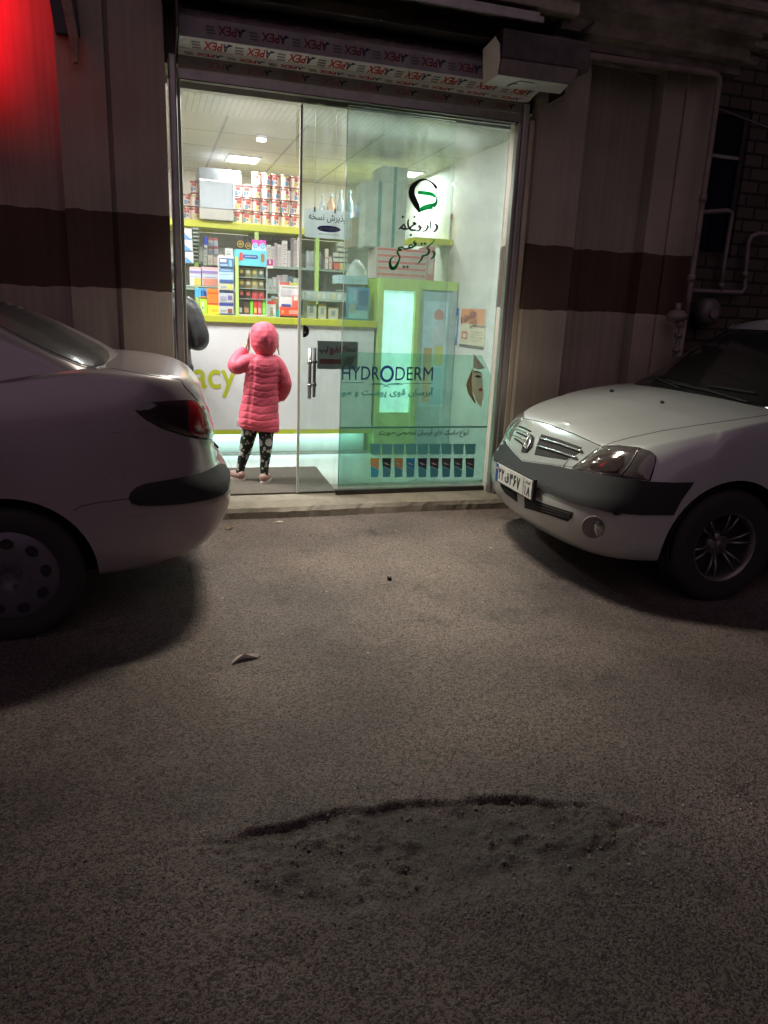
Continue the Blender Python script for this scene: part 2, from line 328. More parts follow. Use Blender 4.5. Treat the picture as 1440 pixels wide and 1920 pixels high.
# ================================================================== the building
def facade_mat(name, streak=.35, dark=1.):
    m = D.materials.new(name); m.use_nodes = True; n = m.node_tree; L = n.links; b = n.nodes['Principled BSDF']
    tc = n.nodes.new('ShaderNodeTexCoord'); sx = n.nodes.new('ShaderNodeSeparateXYZ'); L.new(tc.outputs['Object'], sx.inputs[0])
    wob = n.nodes.new('ShaderNodeTexNoise'); wob.inputs['Scale'].default_value = 6; wob.inputs['Detail'].default_value = 8; L.new(tc.outputs['Object'], wob.inputs['Vector'])
    z = n.nodes.new('ShaderNodeMath'); z.operation = 'MULTIPLY_ADD'; L.new(wob.outputs[0], z.inputs[0]); z.inputs[1].default_value = .05; L.new(sx.outputs[2], z.inputs[2])
    ramp = n.nodes.new('ShaderNodeMapRange'); ramp.inputs[1].default_value = 0; ramp.inputs[2].default_value = 4; L.new(z.outputs[0], ramp.inputs[0])
    cr = n.nodes.new('ShaderNodeValToRGB'); cr.color_ramp.interpolation = 'CONSTANT'; E = cr.color_ramp.elements
    E[0].position = 0; E[0].color = (.42, .37, .29, 1); E[1].position = 1.50/4; E[1].color = (.092, .058, .041, 1); q = E.new(1.925/4); q.color = (.38, .335, .275, 1); L.new(ramp.outputs[0], cr.inputs[0])
    mp = n.nodes.new('ShaderNodeMapping'); mp.inputs['Scale'].default_value = (26, 26, .45); L.new(tc.outputs['Object'], mp.inputs[0])
    st = n.nodes.new('ShaderNodeTexNoise'); st.inputs['Scale'].default_value = 1.6; st.inputs['Detail'].default_value = 7; st.inputs['Roughness'].default_value = .65; L.new(mp.outputs[0], st.inputs['Vector'])
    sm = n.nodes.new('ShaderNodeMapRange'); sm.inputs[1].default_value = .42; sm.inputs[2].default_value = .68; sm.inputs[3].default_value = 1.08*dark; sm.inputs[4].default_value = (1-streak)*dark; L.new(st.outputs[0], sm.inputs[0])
    bl = n.nodes.new('ShaderNodeTexNoise'); bl.inputs['Scale'].default_value = 1.7; bl.inputs['Detail'].default_value = 10; L.new(tc.outputs['Object'], bl.inputs['Vector'])
    bm_ = n.nodes.new('ShaderNodeMapRange'); bm_.inputs[1].default_value = .3; bm_.inputs[2].default_value = .7; bm_.inputs[3].default_value = .78; bm_.inputs[4].default_value = 1.15; L.new(bl.outputs[0], bm_.inputs[0])
    mu = n.nodes.new('ShaderNodeMath'); mu.operation = 'MULTIPLY'; L.new(sm.outputs[0], mu.inputs[0]); L.new(bm_.outputs[0], mu.inputs[1])
    vm = n.nodes.new('ShaderNodeVectorMath'); vm.operation = 'SCALE'; L.new(cr.outputs[0], vm.inputs[0]); L.new(mu.outputs[0], vm.inputs['Scale']); L.new(vm.outputs[0], b.inputs['Base Color'])
    b.inputs['Roughness'].default_value = .75; b.inputs['Specular IOR Level'].default_value = .3
    fn = n.nodes.new('ShaderNodeTexNoise'); fn.inputs['Scale'].default_value = 18; fn.inputs['Detail'].default_value = 6; L.new(tc.outputs['Object'], fn.inputs['Vector'])
    bp = n.nodes.new('ShaderNodeBump'); bp.inputs['Strength'].default_value = .2; bp.inputs['Distance'].default_value = .004; L.new(fn.outputs[0], bp.inputs['Height']); L.new(bp.outputs[0], b.inputs['Normal'])
    return m
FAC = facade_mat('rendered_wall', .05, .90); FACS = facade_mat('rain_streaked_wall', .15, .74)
CONC = mat('concrete', (.46, .43, .33), .8, var=.25, scale=6, bump=.5, bscale=70, grime=.6)
MET = mat('galvanised', (.42, .42, .38), .42, .85, var=.2, scale=9, bump=.1, bscale=30)
DKM = mat('dark_metal', (.05, .047, .042), .5, .3, var=.3, scale=9)
ALU = mat('aluminium', (.48, .46, .42), .38, .8, var=.12, scale=5, stretch=(6, 6, .4))
shop = thing('shop_building', 'cream plastered shop front with a dark red-brown painted band and stained pilasters', 'building', (1.3, 5.0, 0))
def wall(name, x0, y0, z0, x1, y1, z1, m=FAC, bev=.006): return MB().box(x0, y0, z0, x1, y1, z1, m).build(name, shop, bevel=bev)
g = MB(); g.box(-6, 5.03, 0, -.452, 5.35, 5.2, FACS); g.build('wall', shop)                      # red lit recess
wall('pilaster', -.452, 4.93, 0, -.19, 5.34, 3.9)
wall('pilaster', -.165, 4.90, 0, .135, 5.34, 3.9)
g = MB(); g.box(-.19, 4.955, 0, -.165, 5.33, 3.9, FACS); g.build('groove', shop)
wall('pilaster', 2.545, 4.90, 0, 2.915, 5.34, 3.12)
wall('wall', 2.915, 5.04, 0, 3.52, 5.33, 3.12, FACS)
wall('pilaster', 3.52, 4.93, 0, 3.70, 5.34, 3.12)
wall('pilaster', 3.702, 4.91, 0, 3.985, 9.0, 3.12)
g = MB(); g.box(.135, 5.06, 2.78, 2.545, 5.34, 5.2, FAC); g.build('lintel_wall', shop)
g = MB(); g.box(2.547, 4.96, 3.121, 3.98, 9.0, 5.4, FAC); g.build('upper_wall', shop)
# cornice: stepped plaster moulding seen end-on at the right
prof = [(5.0, 3.12), (4.80, 3.12), (4.79, 3.17), (4.72, 3.185), (4.70, 3.25), (4.62, 3.30), (4.585, 3.36), (4.585, 3.41), (4.54, 3.415), (4.54, 3.47), (4.96, 3.52)]
g = MB(); g.prism([(a, b) for a, b in prof], 'x', 2.55, 4.02, mat('cornice_plaster', (.27, .235, .19), .85, var=.4, scale=5, grime=.75, bump=.6, bscale=40, stretch=(1, 1, 2.5)))
o = g.build('cornice', shop)
CP = o.data.materials[0]
g = MB()
for k, (a0, a1, z0, z1) in enumerate(((4.80, 4.06, 3.12, 3.17), (4.72, 4.12, 3.172, 3.24), (4.64, 4.17, 3.242, 3.31), (4.58, 4.22, 3.312, 3.40), (4.53, 4.27, 3.402, 3.47))):
    g.box(3.99, a0, z0, a1, 8.5, z1, CP)
g.build('cornice_return', shop, bevel=.02)
# concrete beam above the shutter
g = MB(); g.box(.1, 4.62, 3.235, 2.62, 5.05, 3.33, CONC); g.box(.1, 4.56, 3.332, 2.70, 5.05, 3.60, CONC)
g.build('beam', shop, bevel=.012)
g = MB(); g.box(.1, 4.545, 3.13, 2.34, 4.56, 3.165, MET); g.box(.1, 4.60, 3.166, 2.34, 4.68, 3.205, MET); g.box(.12, 4.70, 3.05, 2.5, 5.05, 3.06, DKM); g.build('rail', shop, bevel=.004)
# sill
SILL = mat('sill_concrete', (.24, .215, .165), .72, var=.22, scale=7, bump=.35, bscale=50, grime=.45)
g = MB(); pf = [(4.862, -.05), (4.868, .045), (4.885, .072), (4.97, .098), (5.4, .1), (5.4, -.05)]
nseg = 60; V = []; rr = random.Random(5)
for i in range(nseg+1):
    x = .14+(2.54-.14)*i/nseg
    for j, (y, z) in enumerate(pf):
        dy = (rr.random()-.5)*(.008 if j in (0, 1) else .005 if j == 2 else 0); V.append((x, y+dy+.01*math.sin(x*4+j), z+(rr.random()-.5)*(.004 if j in (1, 2) else 0)))
n6 = len(pf); F = [(i*n6+j, i*n6+j+1, (i+1)*n6+j+1, (i+1)*n6+j) for i in range(nseg) for j in range(n6-1)]
g.add(V, F, SILL); o = g.build('doorstep', recalc=True); tag(o, 'low worn concrete doorstep running under the glass shop front', 'doorstep', kind='structure')
# interior shell
IW = mat('white_wall', (.62, .585, .55), .6, var=.06, scale=2)
TILE = D.materials.new('ceiling_tile'); TILE.use_nodes = True
def grid_lines(m, base, line, sx_, sy_, w=.012, rough=.6, ribs=None):
    n = m.node_tree; L = n.links; b = n.nodes['Principled BSDF']; tc = n.nodes.new('ShaderNodeTexCoord'); mp = n.nodes.new('ShaderNodeMapping'); L.new(tc.outputs['Object'], mp.inputs[0])
    br = n.nodes.new('ShaderNodeTexBrick'); br.offset = 0; br.inputs['Color1'].default_value = (*base, 1); br.inputs['Color2'].default_value = (*[c*.94 for c in base], 1); br.inputs['Mortar'].default_value = (*line, 1)
    br.inputs['Scale'].default_value = 1; br.inputs['Mortar Size'].default_value = w; br.inputs['Brick Width'].default_value = sx_; br.inputs['Row Height'].default_value = sy_; L.new(mp.outputs[0], br.inputs['Vector']); L.new(br.outputs[0], b.inputs['Base Color']); b.inputs['Roughness'].default_value = rough
grid_lines(TILE, (.50, .485, .43), (.27, .25, .22), .6, .6, .012)
RIB = D.materials.new('ceiling_slat'); RIB.use_nodes = True; grid_lines(RIB, (.48, .49, .42), (.28, .28, .25), .042, .5, .004, .4)
FLOOR = D.materials.new('floor_tile'); FLOOR.use_nodes = True; grid_lines(FLOOR, (.62, .63, .60), (.45, .45, .43), .6, .6, .004, .22)
def sheet(name, x0, y0, x1, y1, z, m, dz=-.06): return MB().box(x0, y0, min(z, z+dz), x1, y1, max(z, z+dz), m).build(name, None)
tag(sheet('shop_floor', -1.6, 5.401, 3.4, 8.6, .1, FLOOR), 'pale tiled floor inside the pharmacy', 'floor', kind='structure')
tag(sheet('shop_ceiling', -1.6, 5.99, 3.4, 8.6, 2.75, TILE, .05), 'square panel ceiling inside the pharmacy', 'ceiling', kind='structure')
tag(sheet('entrance_ceiling', -1.6, 5.342, 3.4, 5.988, 2.74, RIB, .05), 'narrow slatted ceiling strip just inside the shop entrance', 'ceiling', kind='structure')
g = MB(); g.box(-1.7, 8.6, 0, 3.5, 8.7, 2.9, IW); g.box(-1.7, 5.35, 0, -1.6, 8.6, 2.9, IW); g.box(2.73, 5.342, 0, 2.83, 8.6, 2.9, IW); g.build('interior_wall', shop)
# ================================================================== roller shutter
FILM = mat('protective_film', (.90, .93, .87), .45, var=.10, scale=12, bump=.12, bscale=25)
FILM_SHADE = mat('film_shaded', (.34, .31, .35), .4, var=.22, scale=7, grime=.4)  # same film as the underside, shade of the front face put into its colour
SLAT = mat('grey_slat', (.30, .29, .25), .5, .3, var=.25, scale=7, grime=.5)
RED = P((.55, .03, .03), .5, var=0); NAVY = P((.012, .02, .10), .5, var=0); GRY = P((.30, .30, .29), .5, var=0)
sh = thing('roller_shutter', 'rolled up metal shop shutter with upside down lettering on its protective film', 'shutter', (1.35, 4.85, 2.9))
def apex_row(g, P0, P1, up, x0, x1, pitch, hgt, reds=RED, blues=NAVY, greys=GRY, nrm=(0, -1, 0), ph=0.):
    """upside-down word marks along a slat: P0..P1 corners of the strip's lower edge; 'up' goes to its upper edge"""
    up = Vector(up); Ln = up.length; u = up/Ln; e = Vector(nrm).normalized()*.0025; n = int((x1-x0)/pitch)+1
    for k in range(n):
        xa = x0+(k+ph)*pitch
        if xa+pitch*.98 > x1 or xa < x0: continue
        base = Vector((xa, P0[0], P0[1]))+e+u*(Ln*.5)
        top = base+u*hgt*.5                                   # upside down: text up = -u, text right = -x
        g.text('PEX', top+Vector((pitch*.74, 0, 0)), (-1, 0, 0), -u, pitch*.42, hgt, reds, bold=.03)
        g.text('A', top+Vector((pitch*.89, 0, 0)), (-1, 0, 0), -u, pitch*.14, hgt, blues, bold=.04)
        c = top+Vector((pitch*.88, 0, 0)); g.add([c, c+Vector((pitch*.1, 0, 0))-u*hgt*.12, c-u*hgt*.35], [(0, 1, 2)], blues)
        for q in range(3): a = base+Vector((pitch*(.03+.015*q), 0, 0))+u*hgt*(.34-.34*q); g.quad(a, a+Vector((pitch*.2, 0, 0)), a+Vector((pitch*.2, 0, 0))-u*hgt*.18, a-u*hgt*.18, greys)
def strip(g, x0, x1, y0, z0, y1, z1, m, t=.006):
    d = Vector((0, y1-y0, z1-z0)); nn = Vector((0, -d.z, d.y)).normalized()
    if nn.y > 0: nn = -nn
    a = [Vector((x0, y0, z0)), Vector((x1, y0, z0)), Vector((x1, y1, z1)), Vector((x0, y1, z1))]; b = [v-nn*t for v in a]
    g.add(a+b, [(0, 1, 2, 3), (7, 6, 5, 4), (0, 4, 5, 1), (1, 5, 6, 2), (2, 6, 7, 3), (3, 7, 4, 0)], m); return nn
XL, XR = .215, 2.50
g = MB(); nn = strip(g, XL, XR, 5.0, 2.688, 5.0, 2.745, MET)     # bottom bar
g.box(XL, 4.985, 2.684, XR, 5.03, 2.690, DKM); g.build('bottom_bar', sh)
g = MB(); nn = strip(g, XL, XR, 4.998, 2.749, 4.988, 2.809, SLAT)
apex_row(g, (4.998, 2.749), None, (0, -.010, .060), XL+.02, XR, .235, .034, reds=P((.30, .12, .10), var=0), blues=P((.02, .02, .03), var=0), greys=SLAT, nrm=nn, ph=.3); g.build('curtain_slat', sh)
def film_strip(y0, z0, y1, z1, m, pitch, hgt, ph, **k):
    g = MB(); nn = strip(g, XL, XR, y0, z0, y1, z1, m); apex_row(g, (y0, z0), None, (0, y1-y0, z1-z0), XL, XR, pitch, hgt, nrm=nn, ph=ph, **k); return g.build('curtain_slat', sh)
film_strip(4.984, 2.811, 4.93, 2.832, FILM, .245, .026, .1)
film_strip(4.928, 2.835, 4.80, 2.854, FILM, .245, .095, .25)
dr, db_, dg = P((.20, .025, .04), var=0), P((.012, .015, .05), var=0), P((.16, .15, .16), var=0)  # print darkened along with the shaded film
film_strip(4.797, 2.858, 4.77, 2.950, FILM_SHADE, .245, .045, .55, reds=dr, blues=db_, greys=dg)
FILM_UP_SHADE = mat('film_upper_shaded', (.28, .23, .22), .45, var=.3, scale=7, grime=.5)  # same film higher up, shade painted in as a darker tone
film_strip(4.77, 2.955, 4.85, 3.035, FILM_UP_SHADE, .245, .042, .8, reds=P((.10, .02, .02), var=0), blues=P((.02, .02, .04), var=0), greys=P((.09, .08, .08), var=0))
g = MB(); g.cyl((1.36, 4.905, 2.965), .10, 2.24, DKM, 'x', 32); g.build('coil', sh)
g = MB(); g.box(.155, 4.93, .1, .20, 5.06, 2.80, MET); g.box(.2005, 4.965, .1, .222, 5.03, 2.68, ALU); g.build('guide_rail', sh, bevel=.012)
g = MB(); g.box(.148, 4.925, .1, .1535, 4.94, 2.66, mat('bright_edge', (.75, .72, .62), .15, 1, var=.05)); g.build('edge_trim', sh)
g = MB(); g.box(2.462, 4.955, .1, 2.505, 5.06, 2.80, ALU); g.box(2.435, 4.97, .1, 2.4615, 5.03, 2.686, ALU); g.build('guide_rail', sh, bevel=.006)
g = MB(); g.box(2.508, 4.94, .1, 2.543, 5.06, 2.70, mat('jamb_paint', (.50, .44, .33), .6, var=.2, grime=.4, stretch=(1, 1, .3))); g.build('jamb_strip', sh, bevel=.004)
# end bracket plate and the last piece of the housing, its flap torn up
g = MB(); V = [(2.515, 5.06, 2.74), (2.66, 4.80, 2.84), (2.66, 4.80, 3.12), (2.515, 5.06, 3.12)]; g.add(V+[(a+.008, b, c) for a, b, c in V], [(0, 1, 2, 3), (7, 6, 5, 4), (0, 4, 5, 1), (1, 5, 6, 2), (2, 6, 7, 3), (3, 7, 4, 0)], DKM); g.tube([(2.515, 5.06, 2.735), (2.668, 4.795, 2.836)], .005, MET, 6); g.build('end_plate', sh)
g = MB(); g.prism([(5.06, 2.81), (4.62, 2.84), (4.62, 3.12), (5.06, 3.12)], 'x', .196, .206, DKM); g.build('end_plate', sh)
g = MB(); V = [(2.07, 4.795, 2.826), (2.63, 4.795, 2.838), (2.575, 4.60, 2.837), (2.09, 4.60, 2.834)]
g.add(V+[(a, b, c+.006) for a, b, c in V], [(0, 1, 2, 3), (7, 6, 5, 4), (0, 4, 5, 1), (1, 5, 6, 2), (2, 6, 7, 3), (3, 7, 4, 0)], FILM)
g.tube([(2.22, 4.74, 2.830), (2.25, 4.66, 2.832), (2.26, 4.64, 2.833), (2.36, 4.645, 2.833)], .004, DKM, 5); g.tube([(2.23, 4.77, 2.829), (2.24, 4.70, 2.829), (2.27, 4.69, 2.830)], .004, P((.05, .12, .06), var=0), 5)
g.build('housing_underside', sh)
g = MB(); V = [(2.09, 4.594, 2.836), (2.60, 4.594, 2.84), (2.63, 4.594, 2.93), (2.10, 4.594, 2.925)]
g.add(V+[(a, b+.005, c) for a, b, c in V], [(0, 1, 2, 3), (7, 6, 5, 4), (0, 4, 5, 1), (1, 5, 6, 2), (2, 6, 7, 3), (3, 7, 4, 0)], mat('housing_front', (.20, .185, .16), .5, .2, var=.2, grime=.5)); g.build('housing_front', sh)
g = MB(); a = [at(906, 160, 4.72), at(933, 140, 4.61), at(938, 112, 4.60), at(937, 82, 4.60), at(929, 68, 4.62), at(906, 92, 4.70)]
g.add(a+[v+Vector((0, .004, 0)) for v in a], [(0, 1, 2, 3, 4, 5), (11, 10, 9, 8, 7, 6)]+[(i, 6+i, 6+(i+1) % 6, (i+1) % 6) for i in range(6)], mat('torn_film', (.80, .80, .62), .5, var=.1)); g.build('torn_flap', sh)
g = MB(); g.box(2.12, 4.64, 2.94, 2.74, 4.98, 3.11, mat('motor_cover', (.10, .09, .08), .6, var=.4, scale=10, grime=.6)); g.build('motor_cover', sh, bevel=.015)
g = MB(); g.tube([(2.62, 4.80, 3.12), (2.75, 4.66, 3.23)], .008, DKM, 6); g.tube([(2.5, 4.75, 3.1), (2.78, 4.75, 3.13)], .012, DKM, 6); g.build('stay_rod', sh)
# ================================================================== glass front
GL = clearmat('pane_glass', (.88, .955, .93), .075, .01, fog=.07, dirt=.16, fogcol=(.74, .82, .79))
GLD = clearmat('leaf_glass', (.93, .975, .955), .06, .01, fog=.025, dirt=.08, fogcol=(.85, .92, .90), stretch=(3, 3, .5))
EDGE = mat('glass_edge', (.55, .72, .64), .2, var=.05, emit=None)
fx = thing('fixed_glass_pane', 'large fixed glass pane with wrinkled clear film and black script', 'window', (1.86, 5.08, .1))
g = MB(); g.box(1.272, 5.080, .135, 2.432, 5.088, 2.684, GL); g.build('pane', fx)
g = MB(); g.box(1.268, 5.0795, .135, 1.2715, 5.0885, 2.684, EDGE); g.build('pane_edge', fx)
g = MB(); g.box(1.25, 5.055, .1005, 2.433, 5.11, .134, mat('bottom_channel', (.06, .055, .045), .45, .6, var=.3)); g.build('bottom_channel', fx, bevel=.003)
dr_ = thing('sliding_glass_door', 'sliding glass door leaf with long bar handle and round black lock', 'door', (1.5, 5.13, .1))
g = MB(); g.box(.985, 5.125, .108, 2.05, 5.135, 2.68, GLD); g.build('pane', dr_)
g = MB(); g.box(.979, 5.1245, .108, .9845, 5.1355, 2.68, EDGE); g.box(.968, 5.119, .108, .9785, 5.141, 2.66, mat('brush_strip', (.50, .49, .42), .5, var=.15)); g.build('leading_edge', dr_)
CHR = mat('chrome', (.42, .41, .38), .28, 1, var=.03); BLK = mat('black_plastic', (.008, .008, .008), .35, var=.1)
for yy, mm, dx in ((5.085, CHR, 0), (5.175, BLK, .052)):
    g = MB(); x = 1.045+dx; g.tube([(x, yy, .80), (x, yy, 1.145)], .012, mm, 12)
    for z in (.89, 1.05): g.tube([(x, yy, z), (x, 5.13, z)], .009, mm, 10); g.tube([(x, yy, z-.012), (x, yy, z+.012)], .016, mm, 12)
    g.build('handle', dr_)
g = MB(); n = 20; pts = [(1.0+.042*math.sin(PI*k/n), 1.258-.042*math.cos(PI*k/n)) for k in range(n+1)]; g.prism(pts, 'y', 5.106, 5.1245, BLK); g.cyl((1.012, 5.103, 1.25), .008, .008, CHR, 'y', 14); g.build('lock', dr_, bevel=.002)
# writing on the fixed pane: brush strokes measured on the glass
INK = mat('black_vinyl', (.010, .012, .010), .4, var=0); GRN = clearmat('green_vinyl', (.02, .5, .12), 0, .4, fog=.9, fogcol=(.01, .42, .10), trans=.9); INKG = clearmat('dark_green_vinyl', (.02, .3, .1), 0, .4, fog=.93, fogcol=(.008, .12, .035), trans=.9)
wd = thing('window_lettering', 'hand drawn black and green pharmacy emblem and Persian script on glass', 'lettering', (1.8, 5.07, 2.0))
def zp(cx0, cy0, scale):     # crop-zoom reading -> photo pixel
    return lambda x, y: (cx0+x/scale, cy0+y/scale)
def brush(g, pts, ws, m, Y=5.0775, conv=None, px=True):
    """calligraphic stroke through photo points with varying widths (px)"""
    P_ = [Vector((*conv(*p), 0)) if conv else Vector((*p, 0)) for p in pts]; out = []; W_ = []
    n = len(P_)
    for i in range(n-1):
        p0, p1, p2, p3 = P_[max(i-1, 0)], P_[i], P_[i+1], P_[min(i+2, n-1)]
        for k in range(6):
            t = k/6; out.append(.5*((2*p1)+(-p0+p2)*t+(2*p0-5*p1+4*p2-p3)*t*t+(-p0+3*p1-3*p2+p3)*t**3)); W_.append(ws[i]*(1-t)+ws[i+1]*t)
    out.append(P_[-1]); W_.append(ws[-1]); V = []
    for i, p in enumerate(out):
        d = (out[min(i+1, len(out)-1)]-out[max(i-1, 0)]).normalized(); q = Vector((-d.y, d.x, 0))*W_[i]*(.66 if Y > 5.0765 else .5)
        V += [at(p.x+q.x, p.y+q.y, Y), at(p.x-q.x, p.y-q.y, Y)]
    g.add(V, [(2*i, 2*i+2, 2*i+3, 2*i+1) for i in range(len(out)-1)], m)
def dot(g, x, y, r, m, conv, Y=5.0775):
    a = conv(x, y); k = r; g.add([at(a[0]+dx*k, a[1]+dy*k, Y) for dx, dy in ((0, -1), (1.05, -.1), (.1, 1), (-1, .1))], [(0, 1, 2, 3)], m)
cA = zp(560, 180, 3.6); cB = zp(680, 400, 5.538)
g = MB()
brush(g, [(930, 622), (905, 590), (860, 566), (815, 572), (772, 612), (762, 655), (775, 700), (800, 745), (815, 788)], [4.5, 3, 2, 4, 8, 9, 9, 8, 1], INK, conv=cA); dot(g, 926, 622, 2.6, INK, cA); g.build('emblem', wd)
g = MB()
brush(g, [(806, 650), (850, 655), (895, 662), (922, 680)], [5, 6, 6, 4], GRN, Y=5.0772, conv=cA); brush(g, [(918, 672), (932, 690), (928, 715), (905, 732)], [2, 2.5, 3, 2], GRN, Y=5.0769, conv=cA); brush(g, [(905, 742), (870, 748), (835, 762), (815, 785)], [9, 8, 7, 1], GRN, Y=5.0772, conv=cA); brush(g, [(930, 700), (928, 722), (905, 742)], [3, 4, 8], GRN, Y=5.0766, conv=cA)
g.build('emblem', wd)
g = MB(); I = INK   # darukhane
for pts, w_ in ([[(752, 108), (772, 135), (770, 160), (745, 188), (733, 185)], [1.2, 3.4, 3.2, 2, .8]], [[(706, 75), (702, 110), (703, 170)], [1, 2.6, .8]], [[(672, 120), (676, 145), (655, 178), (618, 190)], [1.5, 3.2, 2.2, .8]],
    [[(600, 118), (583, 135), (600, 150), (606, 135), (600, 160), (575, 182), (558, 182)], [1.2, 2.4, 2.2, 2.4, 2.8, 2, .8]], [[(545, 90), (520, 100), (552, 108), (520, 125), (495, 150), (505, 172), (555, 175)], [1, 1.6, 2.6, 2, 2.6, 2.8, 2]],
    [[(477, 60), (470, 100), (478, 150), (500, 172)], [1, 2.8, 2.8, 1.8]], [[(425, 110), (440, 135), (455, 165), (478, 150)], [1, 2.6, 2.4, 1.8]], [[(425, 112), (405, 140), (375, 165), (395, 150), (420, 160), (445, 165)], [1.6, 3, 1.4, 2.4, 2.6, 2]]): brush(g, pts, w_, I, conv=cB)
dot(g, 537, 38, 2.6, I, cB); dot(g, 417, 38, 2.9, I, cB); g.build('script', wd)
g = MB(); I = INKG   # doktor fasihi
for pts, w_ in ([[(722, 388), (745, 410), (742, 440), (715, 470), (704, 468)], [1, 3.2, 3, 1.8, .8]], [[(752, 268), (715, 315), (668, 355), (690, 385), (680, 420), (648, 440)], [1, 1.8, 1.8, 3, 3, 2]], [[(648, 440), (620, 445), (615, 470), (590, 505), (568, 530)], [2, 2.8, 2.6, 2, .8]],
    [[(548, 285), (530, 300), (548, 320), (553, 300), (545, 330), (515, 355), (490, 350)], [1.4, 2, 2.2, 2.2, 2.6, 2.2, 2]], [[(520, 345), (505, 325), (480, 345), (492, 362), (520, 350)], [2, 2, 2.2, 2.4, 1.6]], [[(490, 358), (440, 370), (405, 350), (365, 362), (400, 378), (372, 388)], [2, 2.6, 1.8, 1.2, 2.8, 1.4]],
    [[(385, 372), (360, 395), (372, 430), (388, 450)], [1.4, 2.6, 2.8, 2]], [[(388, 450), (375, 495), (340, 560), (305, 570), (285, 535), (290, 480), (330, 440)], [2, 2.6, 4.5, 5.5, 4, 2.4, .8]]): brush(g, pts, w_, I, conv=cB)
for x, y in ((500, 225), (613, 318), (647, 314), (427, 556), (464, 556)): dot(g, x, y, 2.8, I, cB)
g.build('script', wd)
# hanging sign
sg = thing('hanging_sign', 'white sign with rounded corners hung on two cords behind the door glass', 'sign', (1.16, 5.15, 1.95))
def rrect(x0, z0, x1, z1, r, n=5):
    out = []
    for cx, cz, a0 in ((x1-r, z1-r, 0), (x0+r, z1-r, 90), (x0+r, z0+r, 180), (x1-r, z0+r, 270)):
        for k in range(n+1): a = R(a0+90*k/n); out.append((cx+r*math.cos(a), cz+r*math.sin(a)))
    return out
WP = clearmat('white_plastic', (.8, .85, .85), .0, .3, fog=.96, fogcol=(.93, .97, .98), trans=.92)
YS = 5.150
g = MB(); g.prism(rrect(1.008, 1.872, 1.322, 2.052, .018), 'y', YS, YS+.004, WP); g.build('panel', sg)
g = MB(); g.text(fa('پذیرش نسخه'), (1.035, YS-.001, 1.968), (1, 0, 0), (0, 0, 1), .255, .058, INK, bold=.012)
DB = clearmat('navy_print', (.1, .15, .5), 0, .4, fog=.9, fogcol=(.05, .08, .42), trans=.9); pts = [(1.175+.080*math.cos(2*PI*k/30), 1.934+.021*math.sin(2*PI*k/30)) for k in range(30)]; g.prism(pts, 'y', YS-.0012, YS-.0004, DB)
g.text('ACTOVERCO', (1.110, YS-.0018, 1.925), (1, 0, 0), (0, 0, 1), .13, .018, mat('white_print', (.85, .85, .85), .6, var=0, emit=(1, 1, 1), estr=.0), bold=.03); g.text('together we do everything', (1.10, YS-.001, 1.893), (1, 0, 0), (0, 0, 1), .145, .012, P((.25, .2, .2), var=0), shear=.2); g.build('lettering', sg)
for x in (1.075, 1.215):
    g = MB(); g.tube([(x, YS-.004, 2.05), (x-.003, 5.14, 2.35), (x-.006, 5.142, 2.66)], .0016, P((.55, .55, .5), var=0), 5); g.box(x-.005, YS-.006, 2.035, x+.005, YS+.006, 2.065, DKM); g.build('cord', sg)
# small printed notice behind the door glass
nt_ = thing('printed_notice', 'grey notice with black and red Persian words above a red bar', 'notice', (1.25, 5.14, 1.1))
g = MB(); g.box(1.108, 5.1385, 1.002, 1.402, 5.1395, 1.196, clearmat('grey_paper', (.5, .55, .55), .0, .4, fog=.90, fogcol=(.34, .40, .38))); g.build('sheet', nt_)
g = MB(); yy = 5.1375
g.text(fa('درما'), (1.318, yy, 1.115), (1, 0, 0), (0, 0, 1), .068, .05, INK, bold=.05); g.text(fa('کیتونیچ'), (1.198, yy, 1.10), (1, 0, 0), (0, 0, 1), .11, .068, P((.5, .04, .02), var=0), bold=.05); g.text(fa('لیپ'), (1.12, yy, 1.105), (1, 0, 0), (0, 0, 1), .066, .058, INK, bold=.06)
g.box(1.125, yy, 1.037, 1.295, yy+.0008, 1.072, P((.30, .015, .01), var=0)); g.add([(1.295, yy, 1.022), (1.385, yy, 1.092), (1.36, yy, 1.03), (1.31, yy, 1.085)], [(0, 1, 2, 3)][:0]+[(0, 2, 1), (0, 1, 3)], P((.09, .03, .025), var=0)); g.build('lettering', nt_)
# cosmetic poster film on the fixed pane
ps = thing('window_poster', 'see-through green poster with a row of tubes and a face, corner peeling', 'poster', (1.85, 5.06, .6))
PF = clearmat('poster_film', (.62, .88, .76), .05, .25, fog=.17, fogcol=(.45, .72, .60)); PF2 = clearmat('poster_film_lower', (.58, .86, .76), .05, .25, fog=.22, fogcol=(.36, .64, .56))
YP = 5.074
g = MB(); z1 = 1.128; g.add([(1.262, YP, .60), (2.428, YP, .60), (2.428, YP, .985), (2.345, YP, 1.120), (2.33, YP, 1.128), (1.262, YP, 1.128)], [(0, 1, 2, 3, 4, 5)], PF); g.add([(1.262, YP, .158), (2.428, YP, .150), (2.428, YP, .588), (1.262, YP, .588)], [(0, 1, 2, 3)], PF2); g.build('film', ps, recalc=False)
TEAL = P((.05, .30, .25), var=0); g = MB(); g.box(1.262, YP-.002, .588, 2.428, YP-.0012, .600, P((.05, .22, .16), var=0)); g.build('divider', ps)
NV2 = P((.008, .05, .13), var=0); g = MB(); y2 = YP-.002
def gtext(g, s, pxl, pxr, pyt, pyb, m, bold=0, shear=0):
    a = at(pxl, pyb, y2); b = at(pxr, pyb, y2); c = at((pxl+pxr)/2, pyt, y2); g.text(s, (a.x, y2, a.z), (1, 0, (b.z-a.z)/(b.x-a.x)), (0, 0, 1), b.x-a.x, abs(c.z-(a.z+b.z)/2), m, bold, shear)
